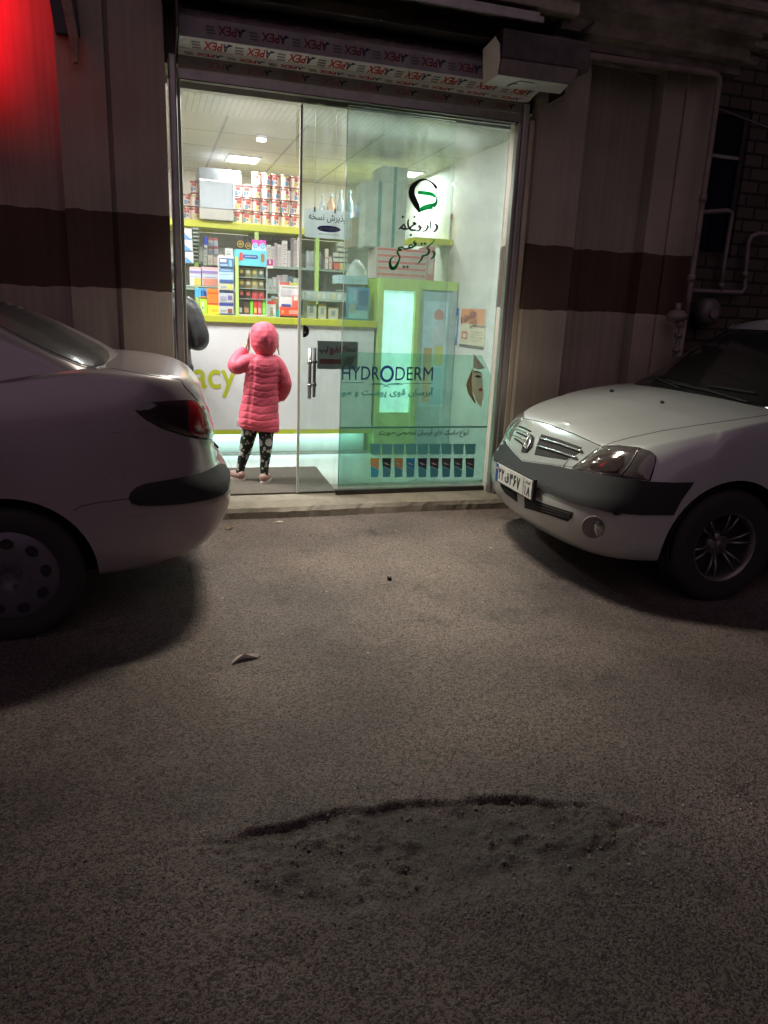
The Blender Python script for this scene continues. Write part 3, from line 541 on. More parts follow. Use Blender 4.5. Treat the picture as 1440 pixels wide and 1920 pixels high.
gtext(g, 'HYDR', 641, 711, 687, 712, NV2, .004); gtext(g, 'DERM', 741, 811, 688, 713, NV2, .0); gtext(g, 'O', 712, 738, 685, 717, P((.008, .07, .30), var=0), .014)
a = at(641, 717, y2); b = at(811, 716, y2); g.box(a.x, y2, a.z-.002, b.x-.52, y2+.0005, a.z+.001, NV2); g.box(a.x+.40, y2, a.z-.002, b.x, y2+.0005, a.z+.001, NV2)
c0 = at(724, 722, y2); g.box(c0.x-.13, y2, c0.z+.004, c0.x-.02, y2+.0005, c0.z+.008, NV2); g.box(c0.x+.02, y2, c0.z+.004, c0.x+.13, y2+.0005, c0.z+.008, NV2)
for s_1 in (-1, 1): brush(g, [(724-s_1*26, 719.5), (724-s_1*8, 720), (724+s_1*2, 724.5), (724+s_1*7, 725.5)], [.8, 1.4, 1.1, .4], NV2, Y=y2)
gtext(g, fa('آبرسان قوی پوست و مو'), 641, 812, 727, 746, TEAL, .02); g.build('lettering', ps)
g = MB(); gtext(g, fa('انواع ماسک های آبرسان تخصصی صورت'), 711, 878, 804, 820, P((.01, .03, .03), var=0), .018); gtext(g, 'Hydroderm Moisturizer', 766, 818, 899, 902.5, P((.1, .15, .15), var=0)); g.build('lettering', ps)
cols = [(.50, .33, .10), (.01, .02, .02), (.33, .22, .09), (.02, .18, .36), (.02, .02, .05), (.04, .015, .02), (.05, .05, .05), (.04, .06, .07), (.05, .05, .06)]
for k in range(9):
    g = MB(); xa = 693+k*22.3; top = P((.09, .36, .34), var=0); low = P((.06, .25, .31) if k else (.05, .38, .50), var=0); y3 = YP-.0035
    qd = lambda xs, y_a, y_b, m, ya2=None: g.add([at(xa+xs[0], y_a, y3), at(xa+xs[1], y_a, y3), at(xa+xs[2], y_b, y3), at(xa+xs[3], y_b, y3)], [(0, 1, 2, 3)], m)
    qd((0, 21, 19, 2), 832, 852, top); qd((1.5, 18.5, 17.5, 2), 859, 874, P(cols[k], var=0)); g.add([at(xa+2, 874.2, y3), at(xa+9, 876, y3), at(xa+17.5, 882, y3), at(xa+16, 894, y3), at(xa+2.5, 895, y3)], [(0, 1, 2, 3, 4)], low)
    g.add([at(xa+2, 874, y3), at(xa+17.5, 874, y3), at(xa+17.5, 881, y3), at(xa+9, 875.6, y3)], [(0, 1, 2, 3)], P(cols[k], var=0)); g.add([at(xa+4, 867, y3-.001), at(xa+9, 868, y3-.001), at(xa+16, 872, y3-.001), at(xa+8, 871, y3-.001)], [(0, 1, 2, 3)], P((.4, .42, .42), var=0)); g.build('printed_tube', ps, recalc=False)
SK = clearmat('printed_skin', (.8, .6, .5), 0, .4, fog=.75, fogcol=(.70, .50, .38)); HR = clearmat('printed_hair', (.5, .25, .15), 0, .4, fog=.7, fogcol=(.28, .12, .06)); g = MB()
face = [(884, 690), (892, 696), (904, 700), (906.5, 742), (902, 764), (893, 752), (886, 735), (883, 715)]
g.add([at(x, y, YP-.003) for x, y in face], [tuple(range(8))], SK); g.add([at(x, y, YP-.0034) for x, y in ((877, 712), (882, 700), (886, 692), (884, 715), (886, 738), (893, 757), (889, 755), (878, 738), (874, 722))], [tuple(range(9))], HR)
g.add([at(x, y, YP-.004) for x, y in ((887, 698), (893, 695), (902, 698), (902, 700), (893, 698))], [tuple(range(5))], P((.08, .04, .03), var=0)); g.add([at(x, y, YP-.004) for x, y in ((889, 706), (895, 703), (902, 705), (901, 708), (894, 708))], [tuple(range(5))], P((.03, .03, .03), var=0))
g.add([at(x, y, YP-.004) for x, y in ((896, 731), (901, 727), (906, 730), (905, 733), (900, 734))], [tuple(range(5))], P((.35, .08, .08), var=0)); g.build('printed_face', ps, recalc=False)
g = MB(); a = [at(888, 663, YP-.004), at(909, 690, YP-.02), at(898, 693, YP-.035), at(887, 690, YP-.022)]; g.add(a, [(0, 1, 2, 3)], mat('film_back', (.30, .33, .25), .5, var=.1)); g.build('peeled_corner', ps, recalc=False); g = MB(); g.add([at(640, 905, YP-.003), at(646, 910, YP-.015), at(655, 913.5, YP-.004)], [(0, 1, 2)], DKM); g.build('peeled_corner', ps, recalc=False)
# crinkled clear sheeting inside the front
CF = clearmat('clear_sheeting', (.975, .985, .975), .07, .07, fog=.045, fogcol=(.9, .9, .85), bump=1.0, bscale=2.2, stretch=(5, 5, .8))
def sheeting(name, x0, x1, z0, z1, y, amp, label, seed, vert=True):
    rs = random.Random(seed); nx_, nz_ = 60, 40; V = []
    ph = [rs.random()*6 for _ in range(8)]
    for j in range(nz_+1):
        for i in range(nx_+1):
            u, v = i/nx_, j/nz_; x = x0+(x1-x0)*u; z = z0+(z1-z0)*v
            w = sum(math.sin((5+4*k)*x*2+ph[k]+1.2*math.sin((1.5+k)*z+ph[7-k]))/(1+k) for k in range(6)) if vert else sum(math.sin((6+5*k)*(z+.25*x)*2+ph[k]+math.sin(3*x+ph[7-k]))/(1+k) for k in range(5))
            V.append((x, y+amp*w, z))
    g = MB(); g.add(V, [(j*(nx_+1)+i, j*(nx_+1)+i+1, (j+1)*(nx_+1)+i+1, (j+1)*(nx_+1)+i) for j in range(nz_) for i in range(nx_)], CF, True); o = g.build(name, recalc=False); tag(o, label, 'sheeting'); return o
sheeting('plastic_curtain', .235, .955, 1.30, 2.68, 5.20, .006, 'clear plastic curtain hanging in the open half of the entrance', 1)
sheeting('plastic_curtain', 2.02, 2.425, 1.45, 2.68, 5.18, .017, 'heavily creased clear plastic curtain at the right end of the glass front', 2)
# doormat
DM = mat('mat_fibre', (.115, .098, .075), .95, var=.3, scale=60, bump=1., bscale=300, grime=.2, gcol=(.2, .18, .15))
g = MB(); rr = random.Random(9); n = 40; top = [(-.1+1.40*k/n, 6.04+.02*(rr.random()-.5)-.03*(k/n)) for k in range(n+1)]
ol = [(-.1, 5.14), (1.265, 5.13), (1.275, 5.4), (1.285, 5.7)]+top[::-1]; g.prism(ol, 'z', .1045, .112, DM); o = g.build('doormat', recalc=True); tag(o, 'coarse grey brown mat lying just inside the shop entrance', 'mat')
# ================================================================== things on the outside wall
g = MB(); PG = mat('painted_pipe', (.25, .20, .18), .5, var=.2, scale=12, grime=.5)
gp = thing('gas_pipe', 'painted steel gas pipe run under the cornice and down the corner', 'pipe', (3.2, 4.8, 3.1))
g.tube([(2.60, 4.80, 3.085), (3.2, 4.80, 3.095), (3.80, 4.79, 3.10), (3.835, 4.79, 3.092), (3.86, 4.79, 3.065), (3.865, 4.79, 2.6), (3.868, 4.79, 1.72), (3.868, 4.79, 1.45)], .021, PG, 12); g.build('pipe', gp)
for z in (2.3, 1.75):
    g = MB(); g.cyl((3.866, 4.79, z), .028, .05, PG, 'z', 14); g.build('coupling', gp)
rg = thing('gas_regulator', 'round gas regulator and valve on the pipe at the building corner', 'regulator', (3.84, 4.75, 1.4))
g = MB(); g.lathe([(.0, -.045), (.05, -.04), (.075, -.012), (.078, .0), (.075, .012), (.05, .04), (0, .045)], (3.76, 4.76, 1.47), PG, 'z', 24); g.cyl((3.76, 4.76, 1.53), .022, .07, PG, 'z', 14); g.build('regulator_body', rg)
g = MB(); g.tube([(3.868, 4.79, 1.45), (3.84, 4.78, 1.40), (3.79, 4.77, 1.40), (3.76, 4.76, 1.43)], .018, PG, 10); g.tube([(3.83, 4.78, 1.40), (3.81, 4.78, 1.20), (3.80, 4.79, .6)], .017, PG, 10)
for z in (1.33, 1.22, 1.14): g.cyl((3.815, 4.78, z), .030, .03, PG, 'z', 8)
g.build('valve', rg)
wr = MB(); a = Vector((2.98, 4.86, 3.10)); b = at(1440, 240, 5.6); c = b+(b-a)*1.0; wr.tube([a, a*.5+b*.5+Vector((0, 0, -.015)), b, c], .007, P((.18, .16, .15), .6, var=0), 6); tag(wr.build('service_cable'), 'single service cable slanting from under the cornice across the alley', 'cable')
br = thing('wall_bracket', 'rusty metal bracket holding a black lamp housing high on the left wall', 'bracket', (-.38, 4.9, 2.8))
RU = mat('rusty_metal', (.30, .235, .175), .7, .3, var=.45, scale=14, grime=.7, gcol=(.12, .05, .02), bump=.4)
g = MB(); V = [at(x, y, 4.86) for x, y in ((112, -12), (132, -12), (147, 70), (146, 116), (137, 118), (128, 66))]; g.add(V+[v+Vector((0, .03, 0)) for v in V], [tuple(range(6)), tuple(range(6, 12))[::-1]]+[(i, 6+i, 6+(i+1) % 6, (i+1) % 6) for i in range(6)], RU); g.build('arm', br, bevel=.003)
g = MB(); V = [at(x, y, 4.885) for x, y in ((90, -14), (140, -14), (150, 66), (104, 62))]; g.add(V+[v+Vector((0, .04, 0)) for v in V], [(0, 1, 2, 3), (7, 6, 5, 4), (0, 4, 5, 1), (1, 5, 6, 2), (2, 6, 7, 3), (3, 7, 4, 0)], BLK); g.build('lamp_housing', br, bevel=.004)
# body of the flood lamp (out of frame above the door)
fb = thing('flood_lamp', 'flood lamp on an arm above the shop door', 'lamp', FL+Vector((0, .05, .05)))
g = MB(); g.box(FL.x-.30, FL.y-.075, FL.z+.03, FL.x+.30, FL.y+.025, FL.z+.12, DKM); g.build('lamp_body', fb, bevel=.01)
g = MB(); g.tube([(FL.x, FL.y, FL.z+.12), (FL.x, FL.y, FL.z+.30), (FL.x, 4.60, FL.z+.34)], .018, DKM, 8); g.build('arm', fb)
nb = thing('neon_sign', 'red neon sign box in front of the recessed wall at the left', 'lamp', (-1.05, 4.72, 3.0))
g = MB(); g.box(-1.25, 4.70, 2.5, -.84, 4.775, 3.5, DKM); g.build('sign_box', nb, bevel=.01); g = MB(); g.box(-1.2, 4.7755, 2.55, -.87, 4.78, 3.45, mat('red_neon', (.6, 0, 0), .3, var=0, emit=(1, .01, .015), estr=2)); g.build('tube', nb)
# ---------------- the brick house across the alley
bh = thing('brick_house', 'dark brick house behind the alley at the right with one window', 'building', (5.5, 6.2, 0))
BR = D.materials.new('old_brick'); BR.use_nodes = True; _n = BR.node_tree; _b = _n.nodes['Principled BSDF']
tc = _n.nodes.new('ShaderNodeTexCoord'); mp = _n.nodes.new('ShaderNodeMapping'); mp.inputs['Rotation'].default_value = (PI/2, 0, 0); _n.links.new(tc.outputs['Object'], mp.inputs[0])
bt = _n.nodes.new('ShaderNodeTexBrick'); bt.inputs['Scale'].default_value = 1; bt.inputs['Brick Width'].default_value = .24; bt.inputs['Row Height'].default_value = .115; bt.inputs['Mortar Size'].default_value = .012; bt.inputs['Color1'].default_value = (.09, .075, .055, 1); bt.inputs['Color2'].default_value = (.06, .048, .038, 1); bt.inputs['Mortar'].default_value = (.018, .016, .014, 1)
_n.links.new(mp.outputs[0], bt.inputs['Vector']); _n.links.new(bt.outputs[0], _b.inputs['Base Color']); _b.inputs['Roughness'].default_value = .9
_bp = _n.nodes.new('ShaderNodeBump'); _bp.inputs['Strength'].default_value = .8; _bp.inputs['Distance'].default_value = .015; _n.links.new(bt.outputs['Fac'], _bp.inputs['Height']); _bp.invert = True; _n.links.new(_bp.outputs[0], _b.inputs['Normal'])
g = MB(); g.box(4.05, 6.2, 0, 14, 6.5, 2.05, BR); g.box(4.05, 6.2, 2.051, 4.62, 6.5, 6, BR); g.box(5.42, 6.2, 2.051, 14, 6.5, 6, BR); g.box(4.621, 6.2, 3.35, 5.419, 6.5, 6, BR); g.build('wall', bh)
g = MB(); g.box(4.622, 6.23, 2.052, 4.67, 6.3, 3.349, DKM); g.box(5.37, 6.23, 2.052, 5.418, 6.3, 3.349, DKM); g.box(4.671, 6.23, 3.30, 5.369, 6.3, 3.349, DKM); g.box(4.671, 6.23, 2.052, 5.369, 6.3, 2.1, DKM); g.box(4.671, 6.235, 2.93, 5.369, 6.29, 2.96, MET); fr = g.build('window_frame', bh)
g = MB(); g.box(4.671, 6.26, 2.101, 5.369, 6.27, 2.929, mat('night_pane', (.004, .006, .02), .08, var=0)); g.box(4.671, 6.26, 2.961, 5.369, 6.27, 3.299, P((.01, .01, .012), .1, var=0)); o = g.build('pane', bh)
gq = thing('meter_pipes', 'bent grey gas meter pipes on the brick wall across the alley', 'pipe', (4.9, 6.1, 1.8))
g = MB(); PM = mat('meter_pipe_paint', (.22, .19, .18), .55, var=.2, scale=12); f6 = lambda x, y: at(x, y, 6.12)
g.tube([f6(1296, 545), f6(1340, 547), f6(1390, 549), f6(1396, 540), f6(1398, 500), f6(1403, 455), f6(1409, 443), f6(1422, 438), f6(1450, 441)], .022, PM, 10); g.build('pipe', gq)
g = MB(); g.tube([f6(1350, 546), f6(1358, 490), f6(1371, 410), f6(1372, 400), f6(1364, 395), f6(1335, 397), f6(1300, 400)], .022, PM, 10); g.build('pipe', gq)
for q in ((1396, 515), (1352, 536)):
    g = MB(); g.cyl(f6(*q), .03, .05, PM, 'z', 12); g.build('coupling', gq)
gm = thing('gas_meter', 'round dark gas meter on the brick wall below the bent pipes', 'meter', at(1325, 585, 6.1))
g = MB(); c = at(1325, 585, 6.05); g.lathe([(0, -.09), (.09, -.085), (.13, -.04), (.13, .05), (.09, .08), (0, .085)], c, mat('meter_cast', (.16, .15, .13), .5, .3, var=.3), 'y', 24); g.build('meter_body', gm)
g = MB(); g.cyl((c.x, c.y-.095, c.z-.01), .045, .03, PM, 'y', 18); g.build('dial', gm)
# ================================================================== inside the pharmacy
LIME = mat('lime_laminate', (.42, .45, .03), .4, var=.04); LIMEP = mat('lime_paint', (.44, .60, .18), .45, var=.05); WHL = mat('white_laminate', (.62, .62, .60), .35, var=.03)
YEL = mat('yellow_laminate', (.62, .62, .05), .4, var=.04)
def emis(name, col, s): m = mat(name, col, .4, var=0, emit=col, estr=s); return m
def ceiling_light(x0, x1, y0, y1, w, label, s=7, z=2.75):
    t = thing('ceiling_light', label, 'ceiling light', ((x0+x1)/2, (y0+y1)/2, z), 'recessed lights of the shop ceiling')
    g = MB(); g.box(x0-.02, y0-.02, z-.012, x1+.02, y0, z+.0, WHL); g.box(x0-.02, y1, z-.012, x1+.02, y1+.02, z, WHL); g.box(x0-.02, y0, z-.012, x0, y1, z, WHL); g.box(x1, y0, z-.012, x1+.02, y1, z, WHL); g.build('frame', t)
    g = MB(); g.box(x0, y0, z-.008, x1, y1, z-.002, emis('lit_diffuser', (1, .97, .9), s)); g.build('diffuser', t)
    l = lamp('panel_light', 'AREA', ((x0+x1)/2, (y0+y1)/2, z-.02), (0, 0, 0), w, (.97, .98, 1), shape='RECTANGLE', size=x1-x0, size_y=y1-y0); l.parent = t; l.location = (0, 0, -.02)
    return t
ceiling_light(.76, 1.03, 7.46, 7.78, 34, 'bright oblong ceiling light above the back shelves', 9)
ceiling_light(2.36, 2.62, 7.35, 7.65, 45, 'ceiling light behind the wrinkled plastic above the stacked cartons')
ceiling_light(-.55, -.10, 5.50, 5.85, 75, 'ceiling light between the entrance and the left end of the counter', z=2.74)
ceiling_light(-1.3, -1.0, 5.7, 6.0, 40, 'ceiling light at the left of the entrance, behind the wall', z=2.74)
t = thing('spot_light', 'small round ceiling spot nearer the door than the oblong light', 'ceiling light', at(490, 264, 6.9))
p = at(490, 264, 6.55); g = MB(); g.cyl((p.x, p.y, 2.735), .045, .028, WHL, 'z', 20); g.build('rim', t); g = MB(); g.cyl((p.x, p.y, 2.715), .038, .012, emis('spot_glow', (1, .95, .85), 12), 'z', 20); g.build('bulb', t)
hd = MB(); hd.box(.20, 5.15, 2.678, 2.46, 5.21, 2.779, WHL); tag(hd.build('added_header'), 'white rail added inside the top of the glass front to hide the batten', 'header')  # added rail that keeps the batten behind it out of view
t = thing('ceiling_light', 'added unseen light batten hidden behind the header over the entrance', 'ceiling light', (1.3, 5.31, 2.73), 'recessed lights of the shop ceiling'); g = MB(); g.box(.5, 5.27, 2.722, 2.3, 5.34, 2.7385, WHL); g.build('batten', t)  # added lamp, out of view, brightens the counter front and entrance
g = MB(); g.box(.52, 5.28, 2.714, 2.28, 5.33, 2.7215, emis('added_batten_glow', (1, .97, .9), 3)); g.build('diffuser', t)
l = lamp('added_batten_light', 'AREA', (1.35, 5.305, 2.71), (0, 0, 0), 50, (.98, .99, 1), shape='RECTANGLE', size=1.75, size_y=.05); l.parent = t; l.location = (0, 0, -.02); l.rotation_euler = (R(18), 0, 0)
# ---- counter
ct = thing('service_counter', 'white pharmacy counter with lime edges, lit from below, lime lettering on its front', 'counter', (.8, 6.6, .1))
g = MB(); g.box(-1.2, 6.53, .345, 1.93, 6.56, 1.265, WHL); g.box(1.90, 6.561, .345, 1.93, 7.0, 1.265, WHL); g.build('front_panel', ct)
g = MB(); g.box(-1.2, 6.50, 1.267, 1.95, 7.05, 1.325, LIME); g.build('top_edge', ct, bevel=.004)
g = MB(); g.box(-1.2, 6.522, .305, 1.935, 6.562, .343, LIME); g.build('bottom_edge', ct)
g = MB(); g.box(-1.2, 6.66, .12, 1.90, 6.68, .34, WHL); g.build('kick_panel', ct); g = MB(); g.box(-1.2, 6.60, .1015, 1.93, 6.625, .118, MET); g.build('floor_rail', ct)
g = MB(); g.box(-1.15, 6.575, .318, 1.88, 6.60, .330, emis('led_strip', (.55, .95, 1.), 26)); g.build('led_strip', ct)
g = MB(); g.text('pharmacy', (-.385, 6.527, .632), (1, 0, 0), (0, 0, 1), 1.075, .31, mat('lime_lettering', (.40, .44, .02), .4, var=0), bold=.012); g.build('lettering', ct)
# ---- tall lime unit with lit panel and framed door
lc = thing('light_cabinet', 'lime green cabinet with a tall glowing panel and a framed door at the counter end', 'cabinet', (2.3, 6.7, .1))
g = MB(); g.box(1.952, 6.56, .1, 2.722, 7.0, 1.70, mat('lime_cabinet', (.30, .42, .035), .45, var=.08)); g.build('carcass', lc, bevel=.004)
g = MB(); g.box(1.952, 6.50, .1, 1.998, 6.559, 1.70, LIMEP); g.box(2.30, 6.50, .1, 2.34, 6.559, 1.70, LIMEP); g.box(1.9985, 6.52, 1.60, 2.2995, 6.559, 1.70, LIMEP); g.box(1.9985, 6.52, .1, 2.2995, 6.559, .50, LIMEP); g.build('frame', lc)
g = MB(); g.box(2.0, 6.545, .501, 2.298, 6.5595, 1.598, emis('glow_panel', (.62, 1., .93), 1.15)); g.build('light_panel', lc)
g = MB(); g.box(2.34, 6.53, 1.62, 2.72, 6.559, 1.70, LIMEP); g.box(2.345, 6.53, .1, 2.375, 6.559, 1.619, LIMEP); g.box(2.66, 6.53, .1, 2.72, 6.559, 1.619, P((.35, .45, .42), .3)); g.build('door_frame', lc)
g = MB(); g.box(2.376, 6.545, .11, 2.659, 6.5585, 1.615, P((.35, .50, .52), .3)); g.box(2.40, 6.54, .55, 2.64, 6.5445, 1.52, P((.50, .72, .78), .5)); g.box(2.42, 6.537, .60, 2.50, 6.5395, 1.1, P((.55, .38, .12), .5)); g.box(2.52, 6.536, .95, 2.62, 6.5395, 1.12, P((.62, .62, .20), .5)); g.box(2.51, 6.536, .58, 2.63, 6.5395, .92, P((.30, .58, .68), .5))
g.add([(2.47+.05*math.cos(a)*1.+.08, 6.535, 1.40+.055*math.sin(a)) for a in [2*PI*k/16 for k in range(16)]], [tuple(range(16))], P((.60, .30, .28), .5)); g.add([(2.50, 6.5345, 1.13), (2.60, 6.5345, 1.13), (2.63, 6.5345, 1.22), (2.585, 6.5345, 1.36), (2.52, 6.5345, 1.36), (2.47, 6.5345, 1.2)], [tuple(range(6))], P((.6, .68, .72), .5)); g.build('door', lc)
# ---- wall shelving
sf = thing('wall_shelving', 'white shelving with a yellow top board and pale green posts', 'shelf unit', (1.1, 7.7, .1))
SHB = mat('shelf_back', (.42, .42, .40), .6, var=.05); ZT = 2.165
g = MB(); g.box(.1, 7.48, ZT-.062, 2.35, 7.98, ZT, YEL); g.build('top_board', sf, bevel=.004)
g = MB(); g.box(.1, 7.99, .1, 2.35, 8.02, 2.10, SHB); g.build('back_panel', sf)
for x in (.435, 1.005, 1.60, 2.2):
    g = MB(); g.box(x-.018, 7.50, .1, x+.018, 7.56, ZT-.064, LIMEP); g.build('post', sf)
GS = mat('glass_shelf', (.30, .38, .33), .25, var=.05)
ZS = (1.80, 1.56, 1.34)
for z in ZS:
    g = MB(); g.box(.11, 7.565, z-.022, 2.34, 7.985, z, GS); g.build('shelf', sf)
def V2(px, py, Y): p = at(px, py, Y); return p.x, p.z
def pbox(name, label, cat, r, Y, col, deco=(), zb=None, depth=.06, grp=None, rough=.5, bev=0, dy=0.):
    """a carton whose front was measured in the photograph (left, top, right, bottom), standing on z = zb"""
    x0, z1 = V2(r[0], r[1], Y); x1, _ = V2(r[2], r[1], Y); _, z0 = V2(r[0], r[3], Y)
    if zb is not None: z0 = zb
    g = MB(); g.box(x0, Y, z0, x1, Y+depth, z1, P(col, rough))
    for k, (u0, v0, u1, v1, c) in enumerate(deco):
        e = .0012*(k+1); g.add([(x0+(x1-x0)*u0, Y-e, z0+(z1-z0)*v0), (x0+(x1-x0)*u1, Y-e, z0+(z1-z0)*v0), (x0+(x1-x0)*u1, Y-e, z0+(z1-z0)*v1), (x0+(x1-x0)*u0, Y-e, z0+(z1-z0)*v1)], [(0, 1, 2, 3)], P(c, rough, var=0))
    return tag(g.build(name), label, cat, grp), (x0, z0, x1, z1)
W_ = (.66, .65, .62); PK = (.62, .48, .50); TQ = (.12, .50, .55); DKG = (.05, .05, .035); MG = (.50, .05, .33); BL = (.05, .12, .42); OR = (.75, .17, .02); RD = (.6, .05, .04)
# milk-powder tins, seven columns
ordn = ['first', 'second', 'third', 'fourth', 'fifth', 'sixth', 'seventh']; rown = ['bottom', 'second', 'third', 'top']
TR = P((.42, .07, .06), .35); TW = P((.70, .60, .54), .4); TB = P((.10, .25, .42), .4); TG = P((.55, .50, .15), .4); TS = P((.5, .47, .42), .25, .8)
def tin(cx, cy_, z0, label, alt=0, r=.045, h=.118):
    t = thing('milk_powder_tin', label, 'tin', (cx, cy_, z0), 'tins on the yellow top board')
    g = MB(); g.lathe([(0, 0), (r, 0), (r, .010), (r, .034), (r, .092), (r, h-.016), (r, h-.012)], (cx, cy_, z0), TW, 'z', 20, mats=[TW, TR, TW, TW, TR if alt != 3 else TG, TR])
    # printed label patches bent round the front
    def patch(a0, a1, z_0, z_1, m, rr):
        n = 5; V = [(cx+rr*math.sin(a0+(a1-a0)*k/n), cy_-rr*math.cos(a0+(a1-a0)*k/n), z0+zz) for zz in (z_0, z_1) for k in range(n+1)]; g.add(V, [(k, k+1, n+2+k, n+1+k) for k in range(n)], m, True)
    s = .3*(alt-1.5)
    patch(-.3+s, .75+s, .062, .090, TR, r+.0008); patch(-.5+s, .15+s, .018, .058, TB if alt != 2 else TG, r+.0008); patch(.25+s, .6+s, .03, .05, TR, r+.0010)
    g.build('tin_body', t)
    g = MB(); g.lathe([(r, h-.012), (r+.001, h-.010), (r+.001, h-.002), (r-.003, h), (0, h)], (cx, cy_, z0), TS, 'z', 20); g.build('lid', t)
for c in range(7):
    x = at(446+17.6*c, 420, 7.62).x
    for k in range(3 if c == 1 else 4):
        tin(x+rnd.uniform(-.004, .004), 7.62+rnd.uniform(-.012, .012)+(.06 if c == 0 and k == 3 else 0), ZT+.119*k, f'red and white milk powder tin, {ordn[c]} column right of the metal duct, {rown[k]} row', rnd.randrange(4))
for i, (px, k) in enumerate(((352, 0), (352, 1), (366, 0), (366, 1), (366, 2))):
    tin(at(px, 410, 7.62).x, 7.62, ZT+.119*k, f'milk powder tin left of the metal duct, {"outer" if px == 352 else "inner"} column, {rown[k] if k < 2 else "top"} row', i % 4, r=.04 if k == 2 else .043)
# metal duct
du = thing('metal_duct', 'dull galvanised extractor duct standing on the yellow shelf below the ceiling', 'duct', (.65, 7.4, ZT))
xa, z_t = V2(373, 309, 7.42); xb, _ = V2(436, 312, 7.42); GV = mat('duct_zinc', (.40, .44, .47), .38, .45, var=.15, scale=4); _, zm = V2(400, 338, 7.40)
g = MB(); g.prism([(7.40, ZT+.10), (7.40, zm), (7.52, z_t), (7.95, z_t), (7.95, ZT+.10)], 'x', xa, xb, GV); g.build('duct_body', du, bevel=.004)
g = MB(); g.box(xa-.004, 7.395, ZT+.002, xb+.004, 7.95, ZT+.099, mat('duct_base', (.42, .41, .36), .4, .5, var=.1)); g.build('base_band', du, bevel=.003)
g = MB(); g.box(xb+.001, 7.39, ZT+.11, xb+.012, 7.41, zm, CHR); g.box(xa, 7.392, zm-.012, xb, 7.3995, zm+.004, CHR); g.build('seam', du)
# left end of the shelves
for k, (a, b) in enumerate(((428, 448), (449, 470), (472, 492))):
    o, (x0, z0, x1, z1) = pbox('medicine_box', f'white box with a blue corner at the far left, {["top", "middle", "bottom"][k]} of three', 'box', (345+1.5*k, a, 359+1.5*k, b), 7.0, W_, depth=.12, grp='white and blue boxes at the left end')
    o.data.materials.append(P((.08, .25, .55), var=0)); bm = bmesh.new(); bm.from_mesh(o.data); vs = [bm.verts.new(v) for v in ((x0, 6.998, z0), (x1, 6.998, z0), (x0, 6.998, z0+(z1-z0)*.55))]; f = bm.faces.new(vs); f.material_index = 1; bm.to_mesh(o.data); bm.free()
dw = thing('drawer_stack', 'narrow stack of dark green medicine drawers at the left end', 'drawers', (.36, 7.3, 1.8))
for k in range(9):
    x0, z1 = V2(360, 426+7.2*k, 7.3); x1, z0 = V2(374, 426+7.2*(k+1)-1.2, 7.3); g = MB(); g.box(x0, 7.3, z0, x1, 7.5, z1, P((.10, .14, .10), .4)); g.box(x0+.01, 7.295, (z0+z1)/2-.003, x0+.05, 7.2995, (z0+z1)/2+.003, P((.5, .5, .5), .3)); g.build('drawer', dw)
# shelf goods
B = pbox
B('medicine_bottle', 'blue bottle with white foot on the left shelf', 'bottle', (381, 443, 389, 464), 7.45, (.03, .06, .50), [(.1, 0, .9, .25, W_)])
for k, (a, b, c_, d) in enumerate(((391, 446, 399, 462), (400, 446, 409, 462), (391, 462, 399, 477), (400, 462, 409, 477))): B('medicine_box', f'pale box with red top, {["upper left", "upper right", "lower left", "lower right"][k]} of a block of four beside the blue bottle', 'box', (a, b, c_-.4, d-.4), 7.62, (.50, .48, .52), [(0, .7, 1, 1, (.42, .10, .12)), (.2, .1, .8, .5, (.35, .42, .60))], grp='red topped boxes')
for k, (a, b, c_, d, cc) in enumerate(((381, 466, 388, 481, W_), (381, 482, 388, 497, W_), (389, 478, 399, 497, (.62, .56, .48)), (400, 482, 409, 497, (.55, .40, .38)), (410, 477, 421, 497, W_), (422, 465, 437, 483, (.72, .72, .72)))): B('medicine_box', ['small white box directly under the blue bottle', 'small white box on the shelf, lowest at the left post', 'cream box between two white boxes on the left shelf', 'dull pink box left of the leaflet rack', 'white box just above the blue leaflets', 'plain white box standing above the blue leaflet rack'][k], 'box', (a, b, c_-.4, d), 7.5, cc, [(.2, .3, .7, .45, (.4, .35, .35)), (.2, .6, .8, .65, (.5, .45, .45))], zb=None)
for k in range(2): B('medicine_box', f'{["left", "right"][k]} box of two with pink and violet bands above the orange pack', 'box', ((356, 500, 377, 537), (378.5, 500, 410, 538))[k], 6.95, (.52, .50, .50), [(0, .88, 1, 1, (.62, .35, .38)), (0, .68, 1, .82, (.25, .18, .42)), (.05, .5, .95, .62, (.45, .5, .62)), (.05 if k else .35, .08, .95, .42, (.55, .22, .15) if k else (.55, .45, .08))], depth=.12, grp='wide boxes with pink bands')
gsm = MB(); gsm.box(.18, 6.86, 1.553, .63, 7.1, 1.562, GS); tag(gsm.build('small_shelf'), 'short glass shelf over the orange pack on the counter', 'shelf')
ZC = 1.3265
B('leaflet_box', 'orange and yellow pack standing on the counter', 'box', (388, 541, 411, 592), 6.72, OR, [(0, 0, 1, .36, (.72, .50, .02)), (.1, .40, .9, .44, (.35, .05, .01)), (.1, .82, .9, .86, (.5, .08, .01)), (.3, .14, .8, .2, (.6, .35, .02))], zb=ZC, depth=.09)
B('leaflet_box', 'lime green pack between the man and the orange pack', 'box', (375, 560, 387.5, 592), 6.72, (.35, .62, .04), [(.2, .2, .6, .8, (.5, .6, .4)), (.3, .3, .5, .5, (.1, .2, .05))], zb=ZC, depth=.09)
B('leaflet_box', 'blue pack with dark figures resting on the lime pack', 'box', (366, 540, 387.5, 557), 6.73, (.05, .30, .62), [(.5, .1, .62, .8, (.01, .02, .12)), (.7, .1, .82, .9, (.01, .02, .12)), (.85, .1, .95, .7, (.01, .02, .12)), (.3, 0, 1, .1, (.65, .3, .05))], depth=.08)
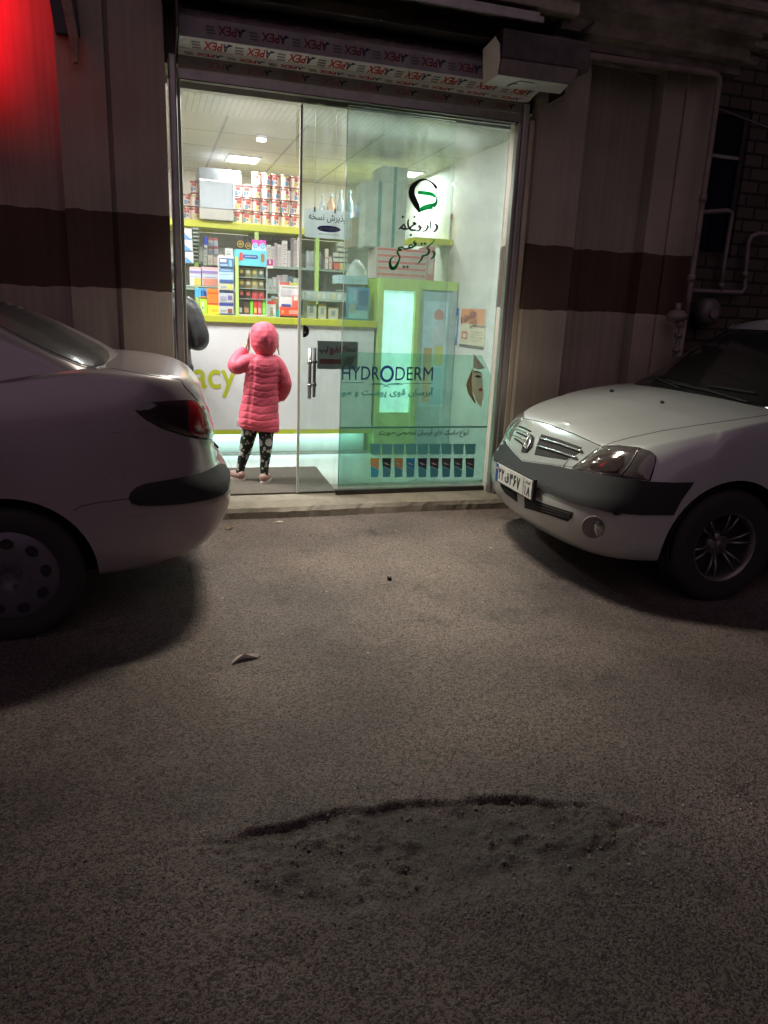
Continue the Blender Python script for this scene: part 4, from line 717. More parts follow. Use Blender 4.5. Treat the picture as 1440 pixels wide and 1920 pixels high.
lr = thing('leaflet_rack', 'upright white rack of blue and grey leaflets on the counter', 'rack', (.62, 6.66, ZC))
xa, zt = V2(409.5, 479, 6.66); xb, _ = V2(439, 479, 6.66); g = MB(); g.box(xa, 6.68, ZC, xb, 6.75, zt, WHL); g.build('rack_board', lr)
for k, (a, b, cc, d) in enumerate(((483, 500, (.10, .16, .28), [(.05, .55, .5, .85, W_), (.68, .1, .9, .8, (.2, .45, .7)), (.05, .1, .6, .3, (.3, .45, .65))]), (503, 514, (.10, .22, .38), [(0, 0, 1, .45, (.35, .5, .58)), (.1, .6, .8, .85, (.25, .4, .6))]), (514.5, 530, (.36, .52, .60), [(0, 0, 1, .4, (.05, .10, .28)), (.6, .5, .9, .9, (.45, .6, .7))]), (531, 543, (.48, .50, .36), [(.6, .2, .85, .8, (.62, .55, .1)), (.1, .3, .5, .6, (.3, .35, .4))]), (544.5, 566, (.45, .47, .52), [(0, .82, 1, 1, (.02, .03, .09)), (.6, .2, .9, .6, (.15, .12, .3)), (.05, .15, .5, .5, (.28, .28, .4))]), (567, 589, (.45, .48, .52), [(0, .72, 1, .98, (.04, .05, .28)), (.6, .12, .9, .5, (.22, .05, .05)), (0, 0, 1, .08, (.05, .1, .28)), (.1, .25, .5, .4, (.3, .3, .35))]))):
    x0, z1 = V2(411, a, 6.655); x1, _ = V2(437.5, a, 6.655); _, z0 = V2(411, b, 6.655); g = MB(); g.box(x0, 6.655, max(z0, ZC+.002), x1, 6.679, z1, P(cc, .35)); z0 = max(z0, ZC+.002)
    for q, (u0, v0, u1, v1, c3) in enumerate(d): e = .0012*(q+1); g.add([(x0+(x1-x0)*u, 6.655-e, z0+(z1-z0)*v) for u, v in ((u0, v0), (u1, v0), (u1, v1), (u0, v1))], [(0, 1, 2, 3)], P(c3, .35, var=0))
    g.build('leaflet', lr)
td = thing('tower_display', 'tall display tower with turquoise header and tiers of small dark packs on the counter', 'display stand', (.85, 6.66, ZC))
x0, zt = V2(441, 481, 6.64); x1, _ = V2(446.5, 481, 6.64); g = MB(); g.box(x0, 6.62, ZC, x1, 6.66, zt, LIMEP); g.build('post', td)
x0, z1 = V2(442, 467, 6.63); x1, _ = V2(500, 469, 6.63); _, z0 = V2(442, 497, 6.63); g = MB(); g.box(x0, 6.63, z0, x1, 6.80, z1, P(TQ, .35)); g.build('header', td)
g = MB(); cxm, czm = (x0+x1)/2, (z0+z1)/2+.01; g.prism(rrect(cxm-.07, czm-.016, cxm+.055, czm+.016, .014), 'y', 6.6275, 6.6295, P((.03, .08, .25), var=0)); g.text('optimum', (cxm-.055, 6.627, czm-.007), (1, 0, 0), (0, 0, 1), .095, .016, P((.4, .5, .65), var=0), bold=.03)
for xx, cc in ((x0+.03, (.55, .06, .06)), (x1-.05, (.30, .12, .05))): g.prism(rrect(xx, czm-.035, xx+.028, czm+.03, .012), 'y', 6.627, 6.6294, P(cc, var=0))
g.build('header_print', td)
xa, za = V2(446.5, 497, 6.66); xb, _ = V2(500, 499, 6.66); g = MB(); g.box(xa, 6.78, ZC, xb, 6.80, za, P((.25, .27, .2), .4)); g.box(xb-.005, 6.62, ZC, xb, 6.779, za, P((.4, .5, .45), .3)); g.box(xa, 6.62, ZC+.001, xb-.006, 6.779, ZC+.012, WHL); g.build('back_board', td)
rs2 = random.Random(4); nrow = 0
for (a, b, cs) in ((500, 520, [DKG, (.16, .16, .06), (.13, .16, .10), (.07, .10, .09)]), (521, 541, [(.10, .10, .06), (.16, .13, .05), (.22, .22, .15), (.12, .12, .05)]), (542, 560, [(.03, .02, .02), (.05, .03, .02), (.42, .05, .05), (.35, .05, .05)])):
    _, z0 = V2(470, b, 6.68); _, z1 = V2(470, a, 6.68); wd_ = (xb-xa-.02)/4
    g = MB(); g.box(xa, 6.64, z0-.006, xb-.006, 6.779, z0-.001, GS); g.build('tier', td)
    for k in range(4):
        g = MB(); xx = xa+.004+k*wd_; g.box(xx, 6.67, z0, xx+wd_*.92, 6.74, z1-.01, P(cs[k], .35)); zc = (z0+z1)/2; g.add([(xx+wd_*(.46+.3*math.cos(q*PI/4)), 6.6688, zc+wd_*.3*math.sin(q*PI/4)) for q in range(8)], [tuple(range(8))], P(((.45, .36, .05), (.4, .4, .3))[k % 2] if nrow < 2 else (.5, .1, .08), var=0)); g.box(xx+.002, 6.6685, z1-.022, xx+wd_*.88, 6.6697, z1-.014, P((.40, .38, .15), var=0)); g.build('small_pack', td)
    nrow += 1
for k, (a, b, cc, d) in enumerate(((447.5, 455, (.05, .05, .04), (.5, .55, .5)), (456, 468, (.06, .045, .03), (.35, .2, .12)), (469, 474.5, (.14, .55, .03), (.2, .6, .1)), (475.5, 482, (.55, .04, .03), (.7, .5, .1)), (483, 491, (.50, .06, .08), (.6, .3, .3)), (492, 499, (.16, .55, .04), (.3, .6, .1)))):
    x0, z1 = V2(a, 563, 6.66); x1, _ = V2(b, 563, 6.66); g = MB(); g.box(x0, 6.66, ZC+.013, x1, 6.72, z1, P(cc, .35)); g.add([(x0+(x1-x0)*u, 6.6588, ZC+.02+(z1-ZC)*v) for u, v in ((.15, .05), (.85, .05), (.85, .35), (.15, .4))], [(0, 1, 2, 3)], P(d, var=0)); g.build('small_pack', td)
for k, (a, tp, b, cc, c2) in enumerate(((443.5, 443, 458, (.012, .012, .01), (.55, .40, .05)), (458.6, 449.5, 471.5, (.012, .012, .01), (.55, .40, .05)), (472, 449, 485, MG, (.45, .62, .72)), (485.6, 450, 499, MG, (.45, .62, .72)))):
    o, (x0, z0, x1, z1) = B('supplement_box', ['taller black box with a gold ring on the turquoise header, left', 'shorter black box with a gold ring on the turquoise header', 'left of two magenta and pale blue boxes on the turquoise header', 'right of two magenta and pale blue boxes on the turquoise header'][k], 'box', (a, tp, b, 468), 6.65, cc, zb=V2(442, 467, 6.63)[1]+.001, depth=.07)
    g = MB(); xm, zm_ = (x0+x1)/2, z0+(z1-z0)*.42; r_ = (x1-x0)*.42
    me2 = o.data; me2.materials.append(P(c2, .35, var=0)); me2.materials.append(P(cc if k < 2 else (.15, .35, .6), .35, var=0)); bm = bmesh.new(); bm.from_mesh(me2)
    if k > 1: f = bm.faces.new([bm.verts.new(v) for v in ((x0, 6.6485, z0), (x1, 6.6485, z0), (x1, 6.6485, z0+(z1-z0)*.38), (xm, 6.6485, z0+(z1-z0)*.62), (x0, 6.6485, z0+(z1-z0)*.38))]); f.material_index = 1
    for rr_, mi_, e in ((r_, 1, .002), (r_*.82, 2, .003)): f = bm.faces.new([bm.verts.new((xm+rr_*math.cos(q*PI/8), 6.65-e, zm_+rr_*math.sin(q*PI/8))) for q in range(16)]); f.material_index = mi_
    tv, tf, _ = textgeo('4U', .04, 0); w2, h2 = r_*1.0, r_*.75; vs = [bm.verts.new((xm-w2/2+v.x*w2, 6.6462, zm_-h2/2+v.y*h2)) for v in tv]
    for f_ in tf:
        f = bm.faces.new([vs[i] for i in f_]); f.material_index = 1
    bm.to_mesh(me2); bm.free()
B('supplement_box', 'white box with red lid printed with berries on the counter', 'box', (501, 564, 517, 592), 6.66, (.60, .62, .60), [(0, .8, 1, 1, RD), (.3, .5, .7, .56, (.2, .25, .3)), (.4, .2, .65, .42, (.4, .2, .15)), (.3, .1, .75, .2, (.3, .4, .2))], zb=ZC)
B('supplement_box', 'small teal box beside the white berry box', 'box', (517.5, 582, 525, 592), 6.66, (.02, .32, .34), zb=ZC)
B('supplement_box', 'orange topped box behind the white berry box', 'box', (512, 560, 524, 584), 6.78, (.60, .30, .12), [(0, .4, 1, .9, (.45, .42, .15))], zb=ZC)
B('display_carton', 'large white display carton with red base and rainbow top stripe on the counter', 'carton', (524.5, 529, 562.5, 593), 6.64, (.66, .64, .64), [(0, .93, .5, 1, (.55, .10, .08)), (.5, .93, 1, 1, (.45, .5, .08)), (.1, .85, .9, .88, (.35, .4, .25)), (.05, .62, .55, .8, (.5, .48, .52)), (.08, .32, .55, .38, (.05, .06, .30)), (0, .0, 1, .30, (.70, .08, .04)), (.62, .3, .95, .64, (.68, .12, .08)), (.68, .5, .88, .62, W_), (.45, .10, .95, .22, (.65, .28, .22)), (.0, 0, 1, .05, (.04, .01, .01)), (.08, .1, .2, .2, (.7, .35, .05))], zb=ZC, depth=.12)
B('supplement_box', 'small round-marked magenta and white box on the glass shelf', 'box', (501, 486, 512, 503), 7.3, (.45, .03, .22), [(0, 0, 1, .3, W_), (.35, .5, .6, .9, W_)])
# tall slim boxes, upper shelf
xs = 500.; k = 0
for w_, tp, cc in ((8.5, 459, W_), (6.8, 462, (.58, .56, .56)), (5, 455, (.45, .40, .42)), (9, 458, (.64, .58, .58)), (10, 451, (.68, .64, .64)), (6, 470, (.62, .60, .58)), (5, 447, (.18, .17, .19)), (7, 450, (.42, .38, .36)), (6, 444, (.70, .69, .68))):
    B('medicine_box', f'tall slim pale box on the upper shelf right of the tower, {["first", "second", "third", "fourth", "fifth", "sixth", "seventh", "eighth", "ninth"][k]} from the left', 'box', (xs, tp, xs+w_-.5, 505), 7.58, cc, [(.2, .1+.09*j, .6 if j % 2 else .8, .13+.09*j, ((.35, .28, .30), (.5, .3, .36))[j % 2]) for j in range(9)], zb=ZS[0], grp='slim boxes on the upper shelf'); xs += w_; k += 1
xs = 466.
for k in range(7):
    w_ = (10, 13, 12, 11, 10, 12, 14)[k]; B('medicine_box', f'grey lilac box tucked under the yellow board, {ordn[k]} from the left', 'box', (xs, 436+1.0*k, xs+w_-.6, 449+.8*k), 7.86, ((.36, .36, .40), (.32, .33, .40), (.42, .38, .42))[k % 3], [(.2, .3, .8, .5, (.55, .52, .55))], zb=None, grp='boxes under the yellow board'); xs += w_
gs2 = MB(); gs2.box(at(464, 448, 7.84).x, 7.84, 2.006, 1.58, 7.985, 2.014, GS); tag(gs2.build('small_shelf'), 'narrow high ledge under the yellow board', 'shelf')
xs = 502.
for k, (w_, tp, cc) in enumerate(((9, 522, (.40, .44, .42)), (8, 520, (.48, .50, .48)), (10, 516, (.42, .32, .34)), (11, 515, (.46, .44, .46)), (10, 518, (.15, .22, .30)), (9, 521, (.45, .52, .44)))):
    B('medicine_box', f'muted box on the middle shelf behind the glass, {ordn[k]} from the tower', 'box', (xs, tp, xs+w_-.5, 552), 7.6, cc, [(.2, .2, .8, .35, (.3, .3, .32)), (.2, .6, .6, .7, (.55, .5, .5))], zb=ZS[1], grp='boxes on the middle shelf'); xs += w_
xs = 502.
for k, (w_, tp, cc) in enumerate(((7, 571, (.35, .38, .38)), (8, 566, (.28, .33, .36)), (6, 569, W_))): B('medicine_box', f'low box on the bottom shelf, {ordn[k]} right of the tower', 'box', (xs, tp-12, xs+w_-.5, 590), 7.6, cc, zb=ZS[2], grp='boxes on the bottom shelf'); xs += w_
# right half, seen through the door
def bottle(px0, pt, px1, pb, Y, col, label, zb):
    x0, z1 = V2(px0, pt, Y); x1, _ = V2(px1, pt, Y); r_ = (x1-x0)/2; cx = (x0+x1)/2; h = z1-zb
    t = thing('bottle', label, 'bottle', (cx, Y, zb), 'bottles on the yellow board')
    g = MB(); g.lathe([(0, 0), (r_, 0), (r_, h*.62), (r_*.85, h*.72), (r_*.35, h*.82), (r_*.33, h*.9)], (cx, Y, zb), mat('bottle_plastic', col, .15, var=.1), 'z', 18); g.build('bottle_body', t); g = MB(); g.cyl((cx, Y, zb+h*.94), r_*.45, h*.12, P((.5, .58, .65), .4), 'z', 14); g.build('cap', t)
    g = MB(); g.cyl((cx, Y, zb+h*.32), r_+.0012, h*.3, P((.35, .45, .62), .4), 'z', 18); g.build('label', t)
bottle(599, 362, 610, 0, 7.6, (.45, .50, .55), 'slim clear bottle standing behind the hanging sign, first from the left', ZT); bottle(613, 361, 629, 0, 7.6, (.55, .36, .26), 'amber bottle with a dark cap above the hanging sign', ZT); bottle(632, 355, 646, 0, 7.6, (.40, .50, .60), 'tall clear bottle, third behind the hanging sign', ZT); bottle(649, 356, 663, 0, 7.6, (.38, .48, .58), 'tall clear bottle at the right edge of the hanging sign', ZT); bottle(667, 377, 681, 0, 6.9, (.40, .52, .62), 'short bright bottle on the brown cartons', V2(667, 408, 6.9)[1])
for k in range(6):
    B('medicine_box', f'long slim grey white box beside the right post, {ordn[k]} from the left', 'box', (575+4.6*k, 470+(k % 2)*1.5, 579.2+4.6*k, 505), 7.6, ((.50, .50, .52), (.42, .42, .46))[k % 2], [(.2, .1, .8, .3, (.3, .3, .33))], zb=ZS[0], grp='grey white boxes beside the right post')
for k, (r_, cc, lb) in enumerate((((610, 466, 616, 510), (.66, .58, .54), 'very tall slim box just right of the right post'), ((617, 482, 622, 510), (.60, .45, .42), 'pinkish slim box right of the tallest one'), ((626, 493, 636.5, 512), (.60, .10, .08), 'red round edged pack below the dark banded stack'), ((637, 493, 648, 512), (.55, .52, .22), 'yellowish pack beside the red one'), ((649, 494, 668, 512), (.52, .55, .54), 'pale crumpled pack beside the yellowish one'))): B('medicine_box', lb, 'box', r_, 7.55, cc, [(.2, .5, .8, .6, (.5, .2, .15)), (.2, .2, .8, .3, (.45, .4, .4))], zb=ZS[0])
for k in range(4): B('flat_carton', f'flat white carton with a dark seam, {["lowest", "second", "third", "top"][k]} of the stack beside the sign', 'carton', (625 if k < 2 else 633, 483-9.5*k, 652, 491.5-9.5*k), 7.55, (.50, .52, .46), [(0, 0, 1, .16, (.07, .08, .07)), (.42, 0, .46, 1, (.3, .3, .28))], grp='flat cartons with dark seams')
CB = (.36, .29, .20)
B('carton', 'brown cardboard carton behind the door leaf beside the sign', 'carton', (661, 408, 684, 462), 6.9, CB, [(.0, .48, 1, .52, (.42, .36, .26)), (.5, .3, .6, .7, (.25, .2, .15))], depth=.3)
B('flat_carton', 'wide pale blue box lying above the blue picture board', 'carton', (633, 515, 691, 531), 6.85, (.34, .48, .50), [(.0, .45, 1, .5, (.25, .36, .38))], depth=.2)
B('picture_board', 'blue picture board leaning on the counter at its right end', 'board', (651, 537, 693, 597), 6.62, (.06, .22, .32), [(.05, .5, .5, .95, (.14, .35, .42)), (.5, .45, .95, .9, (.03, .12, .22)), (.08, .05, .95, .3, (.22, .45, .45)), (.1, .2, .4, .5, (.25, .32, .26)), (.3, .6, .4, .9, (.3, .45, .5))], zb=ZC, depth=.02)
B('glass_tray', 'low frosted tray of small packs behind the sliding door', 'tray', (572, 545, 650, 562), 6.8, (.36, .44, .38), [(.05+.12*k, .1, .13+.12*k, .8+.03*(k % 3), ((.5, .55, .48), (.4, .45, .36), (.5, .5, .3))[k % 3]) for k in range(7)], zb=1.49, depth=.16)
for k, (r_, cc, lb) in enumerate((((576, 563, 593, 595), (.42, .44, .38), 'grey green pack on the counter just right of the door edge'), ((597, 570, 612, 595), (.45, .44, .30), 'pale yellowish pack in the middle of the counter behind the door leaf'), ((616, 577, 634, 595), (.46, .43, .32), 'cream pack near the blue picture board'))): B('medicine_box', lb, 'box', r_, 6.75, cc, [(.3, .3, .7, .75, (.18, .25, .28)), (.1, .0, .9, .1, (.6, .6, .55))], zb=ZC, depth=.08)
g = MB(); g.box(at(566, 562, 6.8).x, 6.7, 1.478, at(655, 562, 6.8).x, 7.0, 1.4885, GS); g.box(1.36, 6.86, ZC, 1.368, 6.99, 1.478, GS); g.box(1.68, 6.86, ZC, 1.688, 6.99, 1.478, GS); tag(g.build('glass_riser'), 'glass riser shelf standing on the counter behind the door leaf', 'shelf')
# cartons on the lime cabinet
ZK = 1.702
for k in range(5):
    x0, _ = V2(705, 500, 6.62); x1, _ = V2(800, 500, 6.62); h = .052; z = ZK+k*(h+.0012); g = MB(); g.box(x0+rnd.uniform(-.004, .004), 6.62, z, x1, 6.88, z+h, P((.52, .42, .38), .6)); g.box(x0+.012, 6.6185, z+.026, x1-.012, 6.6195, z+.045, P((.58, .16, .14), .5))
    for q in range(12): a = x0+.02+q*(x1-x0-.04)/12; g.box(a, 6.6185, z+.006, a+.018, 6.6195, z+.018, P((.42, .34, .30), .5, var=0))
    tag(g.build('red_striped_box'), f'flat white box with a red stripe, {["lowest", "second", "middle", "fourth", "topmost"][k]} of the stack on the lime cabinet', 'box', 'red striped boxes on the lime cabinet')
B('carton', 'upright red carton at the right end of the red striped boxes', 'carton', (801, 462, 817, 513), 6.63, (.55, .22, .20), [(.2, .2, .8, .8, (.62, .45, .42))], zb=ZK, depth=.22)
TG2 = (.12, .26, .21); zz0 = ZK+.27
hts = [(zz0, .30), (zz0+.3015, .24), (zz0+.543, .13)]
for k, (z, h) in enumerate(hts):
    for c, (xa, xb) in enumerate(((at(683, 440, 6.68).x, at(712, 440, 6.68).x), (at(713, 440, 6.68).x, at(760, 440, 6.68).x))):
        if k == 2 and c == 0: continue
        t = thing('carton', f'pale carton sealed with green tape, {["bottom", "middle", "top"][k]} row, {["left", "right"][c]} column above the lime cabinet', 'carton', ((xa+xb)/2, 6.8, z), 'green taped cartons'); g = MB(); g.box(xa, 6.68, z, xb-.002, 7.0, z+h, P((.46, .47, .40), .7)); g.build('carton_body', t)
        g = MB(); xm = xa+(xb-xa)*(.82 if c == 0 else .45); g.box(xm, 6.678, z+.002, xm+.028, 6.6795, z+h-.001, P(TG2, .4, var=.2)); g.build('tape', t)
g = MB(); g.box(at(683, 440, 6.68).x, 6.69, ZK+.262, at(760, 440, 6.68).x, 7.0, zz0-.001, P((.4, .4, .36), .5)); tag(g.build('packing_board'), 'flat board between the striped boxes and the taped cartons', 'board')
g = MB(); x0 = at(682, 480, 6.9).x; V = []
for j in range(7):
    z = 1.60+.045*j
    for k in range(14): a = 2*PI*k/14; w = (.08, .10, .105, .10, .09, .07, .03)[j]*(1+.1*math.sin(3*a+j*2)); V.append((1.90+w*math.cos(a), 7.1+w*.8*math.sin(a), z+.01*math.sin(2*a+j)))
g.add(V, [(j*14+k, j*14+(k+1) % 14, (j+1)*14+(k+1) % 14, (j+1)*14+k) for j in range(6) for k in range(14)]+[tuple(range(84, 98))], mat('sack', (.45, .46, .42), .7, var=.12), True); o = g.build('sack'); tag(o, 'crumpled pale sack left of the red striped boxes', 'sack')
g = MB(); g.box(1.75, 7.0, 1.585, 2.05, 7.3, 1.597, GS); tag(g.build('small_shelf'), 'shelf carrying the pale sack', 'shelf')
# right side wall: yellow ledge, box, posters
g = MB(); g.box(2.35, 6.75, 2.035, 2.728, 7.1, 2.085, YEL); tag(g.build('yellow_ledge'), 'short yellow shelf on the right wall behind the script', 'shelf')
B('carton', 'white box with an orange top standing on the short yellow shelf', 'carton', (845, 400, 868, 437), 6.8, (.60, .58, .56), [(0, .75, 1, 1, (.6, .28, .12))], zb=2.086, depth=.2)
def wallposter(px0, pt, px1, pb, name, label, col, deco):
    X = 2.728
    def onx(px, py): d = ray(px, py); return EYE+d*(X/d.x)
    a, b, c, d_ = onx(px0, pb), onx(px1, pb), onx(px1, pt), onx(px0, pt); z0 = (a.z+b.z)/2; z1 = (c.z+d_.z)/2; y0, y1 = b.y, a.y
    g = MB(); g.box(X-.002, y0, z0, X, y1, z1, P(col, .5))
    for k, (u0, v0, u1, v1, cc) in enumerate(deco):
        e = .003+.001*k; g.add([(X-e, y1+(y0-y1)*u, z0+(z1-z0)*v) for u, v in ((u0, v0), (u1, v0), (u1, v1), (u0, v1))], [(0, 1, 2, 3)], P(cc, .5, var=0))
    return g, X, y0, y1, z0, z1
g, X, y0, y1, z0, z1 = wallposter(861, 579, 907, 653, 'a', '', (.62, .52, .36), [(0, .62, .95, 1, (.68, .24, .10)), (.0, 0, 1, .08, (.10, .08, .07)), (.08, .22, .32, .42, (.5, .12, .06)), (.14, .26, .28, .36, (.62, .52, .36)), (.55, .55, 1, .6, (.3, .22, .15)), (.45, .42, .95, .43, (.3, .25, .2)), (.45, .35, .95, .36, (.3, .25, .2)), (.45, .28, .95, .29, (.3, .25, .2)), (.5, .2, .9, .21, (.3, .25, .2))])
u = Vector((0, -1, .22)); g.text('Vella', (X-.014, y1-.02, z0+(z1-z0)*.58), u, (0, 0, 1), (y1-y0)*.62, .07, P((.20, .03, .02), var=0), bold=.02, shear=.3); g.text('D3', (X-.015, y1-(y1-y0)*.45, z0+(z1-z0)*.50), u, (0, 0, 1), (y1-y0)*.22, .06, P((.20, .05, .02), var=0), bold=.02)
tag(g.build('wall_poster'), 'orange and cream poster with slanted red writing on the right wall', 'poster')
g, X, y0, y1, z0, z1 = wallposter(838, 577, 857, 646, 'b', '', (.10, .22, .45), [(.05, .8, .95, .97, (.03, .07, .35)), (.05, .72, .95, .76, (.6, .5, .1)), (.4, .2, .9, .7, (.55, .58, .65)), (.1, .15, .35, .6, (.04, .08, .2)), (.5, .5, .85, .55, (.1, .1, .2)), (0, 0, 1, .06, (.1, .1, .12))]); tag(g.build('wall_poster'), 'narrow blue and white poster left of the orange one on the right wall', 'poster')
# ================================================================== cars
def paint(name, col, rough=.28, metal=.25):
    return mat(name, col, rough, metal, var=.05, scale=3, coat=.7, grime=.12, gcol=(.10, .09, .08))
TYRE = mat('tyre_rubber', (.018, .018, .018), .75, var=.25, scale=30, bump=.2); BLKP = mat('textured_plastic', (.009, .010, .012), .68, var=.12, scale=40, bump=.15, bscale=400); CARGL = mat('car_glass', (.012, .014, .013), .06, var=.1, scale=3, coat=.3); GAP = mat('shut_line', (.006, .006, .006), .8, var=0)
UND = mat('underbody', (.012, .012, .012), .9, var=.2)
def lerp(tab, x):
    return float(np.interp(x, [a for a, b in tab], [b for a, b in tab]))
def ring_body(name, parent, m, xf, xr, W, fd, rd, mids, wt, zb, zt, ts, crown, caps=(.93, .8, .55, .28), sub=2, arches=None, capx=.5, dz=None):
    """closed car shell: stacked plan outlines (t = 0 sill .. 1 deck edge) and a crowned lid"""
    bm = bmesh.new(); rings = []
    def outline(t, sc=1., dcap=0.):
        a, b = xf(t), xr(t); o = []
        for d, w in fd: o.append((a+d, w))
        for x in mids: o.append((x, 1.))
        for d, w in rd[::-1]: o.append((b-d, w))
        return o
    def ringverts(t, sc=1., cap=False, k=0):
        o = outline(t); n = len(o); side = []
        for (x, w) in o:
            y = W*w*wt(t, x)*sc
            if cap:
                xm = (xf(1)+xr(1))/2; x = xm+(x-xm)*(1-(1-sc)*capx*.12)
            z = zt(x)+crown*(1-sc*sc)*(1 if w > 0 else .6) if cap else zb(x)+(zt(x)-zb(x))*t
            if dz: z += dz(x, y, t)
            side.append((x, y, z))
        vs = []
        for x, y, z in side: vs.append(bm.verts.new((x, -y, z)))
        for x, y, z in side[::-1][1:-1]: vs.append(bm.verts.new((x, y, z)))
        return vs
    for t in ts: rings.append(ringverts(t))
    for sc in caps: rings.append(ringverts(1, sc, True))
    N = len(rings[0])
    for a, b in zip(rings[:-1], rings[1:]):
        for i in range(N): bm.faces.new((a[i], a[(i+1) % N], b[(i+1) % N], b[i]))
    top = rings[-1]; h = N//2
    for a in (top, rings[0]):      # close lid and floor with strips across
        fcs = [(a[i], a[i+1], a[N-i-1], a[(N-i) % N]) for i in range(0, h)]
        for f in fcs:
            f = list(dict.fromkeys(f))
            if len(f) > 2:
                try: bm.faces.new(f)
                except ValueError: pass
    bmesh.ops.recalc_face_normals(bm, faces=bm.faces)
    me = D.meshes.new(name); bm.to_mesh(me); bm.free(); me.materials.append(m); me.materials.append(UND)
    o = D.objects.new(name, me); COL.objects.link(o); o.parent = parent
    if sub:
        md = o.modifiers.new('s', 'SUBSURF'); md.levels = md.render_levels = sub
    cut = []
    for (cx, cz, r_, y0, y1) in (arches or []):
        c = MB(); c.cyl((cx, (y0+y1)/2, cz), r_, abs(y1-y0), UND, 'y', 48); co = c.build('cutter'); co.parent = parent; cut.append(co)
        b = o.modifiers.new('c', 'BOOLEAN'); b.operation = 'DIFFERENCE'; b.object = co; b.solver = 'EXACT'
        try: b.material_mode = 'TRANSFER'
        except Exception: pass
    bpy.context.view_layer.update(); dg = bpy.context.evaluated_depsgraph_get(); me2 = D.meshes.new_from_object(o.evaluated_get(dg), depsgraph=dg); me2.name = name
    o.modifiers.clear(); o.data = me2
    for c in cut: D.objects.remove(c)
    for p in me2.polygons: p.use_smooth = True
    try: me2.set_sharp_from_angle(angle=R(38))
    except Exception: pass
    bm = bmesh.new(); bm.from_mesh(me2); tree = BVHTree.FromBMesh(bm); bm.free(); return o, tree
class Shell:            # measured outlines laid onto a car body
    def __init__(s, root, trees): s.inv = root.matrix_world.inverted(); s.root = root; s.trees = trees
    def hit(s, px, py):
        o = s.inv@EYE; d = (s.inv.to_3x3()@ray(px, py)).normalized(); best = None
        for t in s.trees:
            h = t.ray_cast(o, d)
            if h[0] is not None and (best is None or h[3] < best[3]): best = h
        if best is None:
            for dd in range(4, 400, 4):       # just beyond the outline: slide back onto the body
                for t in s.trees:
                    q = o+d*3.9; h = t.find_nearest(q)
                    return h[0], h[1]
        return best[0], best[1]
    def patch(s, name, poly, m, off=.004, dome=0., step=7, skirt=.012, parent=None, mir=False, fill=None, label=None):
        bm = bmesh.new(); vs = [bm.verts.new((x, y, 0)) for x, y in poly]; f = bm.faces.new(vs); bmesh.ops.triangulate(bm, faces=[f])
        xs = [p[0] for p in poly]; ys = [p[1] for p in poly]
        for ax, lo, hi in ((0, min(xs), max(xs)), (1, min(ys), max(ys))):
            v = lo+step
            while v < hi:
                bmesh.ops.bisect_plane(bm, geom=bm.verts[:]+bm.edges[:]+bm.faces[:], plane_co=(v, 0, 0) if ax == 0 else (0, v, 0), plane_no=(1, 0, 0) if ax == 0 else (0, 1, 0)); v += step
        bmesh.ops.remove_doubles(bm, verts=bm.verts, dist=.05)
        bd = [v for v in bm.verts if v.is_boundary]; bc = [v.co.copy() for v in bd]
        seg = [(e.verts[0].co.copy(), e.verts[1].co.copy()) for e in bm.edges if e.is_boundary]
        nor = {}
        for v in bm.verts:
            p, n = s.hit(v.co.x, v.co.y); k = 0
            if dome and not v.is_boundary:
                dmin = 1e9
                for a, b in seg:
                    ab = b-a; t = max(0, min(1, (v.co-a).dot(ab)/max(ab.dot(ab), 1e-6))); dmin = min(dmin, (v.co-a-ab*t).length)
                k = dome*(1-(1-min(1, dmin/16))**2)
            nor[v] = n; v.co = p+n*(off+k)
        be = [e for e in bm.edges if e.is_boundary]; r = bmesh.ops.extrude_edge_only(bm, edges=be); old = {}
        nv = [g_ for g_ in r['geom'] if isinstance(g_, bmesh.types.BMVert)]
        for v in nv:
            q = min(nor, key=lambda a: (a.co-v.co).length_squared); v.co = v.co-nor[q]*(off+skirt)
        bmesh.ops.recalc_face_normals(bm, faces=bm.faces)
        c = bm.faces[:][0]
        me = D.meshes.new(name)
        for fc in bm.faces: fc.smooth = True
        bm.to_mesh(me); bm.free(); me.materials.append(m)
        # outward facing
        mid = me.polygons[0]; p0 = mid.center
        try: me.set_sharp_from_angle(angle=R(40))
        except Exception: pass
        o = D.objects.new(name, me); COL.objects.link(o); o.parent = parent or s.root
        if label: o['label'] = label
        if mir:
            o2 = D.objects.new(name, me.copy()); COL.objects.link(o2); o2.parent = parent or s.root
            for v in o2.data.vertices: v.co.y *= -1
            o2.data.flip_normals()
        return o
    def line(s, name, pts, r=.0022, m=None, sink=0., mir=False, n=5, parent=None):
        P_ = []
        for (a, b), (c, d) in zip(pts[:-1], pts[1:]):
            k = max(2, int(math.hypot(c-a, d-b)/6))
            for i in range(k): P_.append((a+(c-a)*i/k, b+(d-b)*i/k))
        P_.append(pts[-1]); out = []
        for x, y in P_: p, q = s.hit(x, y); out.append(p+q*sink)
        g = MB(); g.tube(out, r, m or GAP, n)
        if mir: g.tube([Vector((p.x, -p.y, p.z)) for p in out], r, m or GAP, n)
        o = g.build(name); o.parent = parent or s.root; return o
def skin(o, name, root, m, cond, off=.004):       # a pane lifted off the shell it belongs to
    bm = bmesh.new(); bm.from_mesh(o.data); bm.normal_update(); bmesh.ops.delete(bm, geom=[f for f in bm.faces if not cond(f.calc_center_median(), f.normal)], context='FACES')
    for v in bm.verts: v.co += v.normal*off
    me = D.meshes.new(name); bm.to_mesh(me); bm.free(); me.materials.clear(); me.materials.append(m)
    for p in me.polygons: p.material_index = 0; p.use_smooth = True
    r = D.objects.new(name, me); COL.objects.link(r); r.parent = root; md = r.modifiers.new('s', 'SOLIDIFY'); md.thickness = .006; md.offset = -1; return r
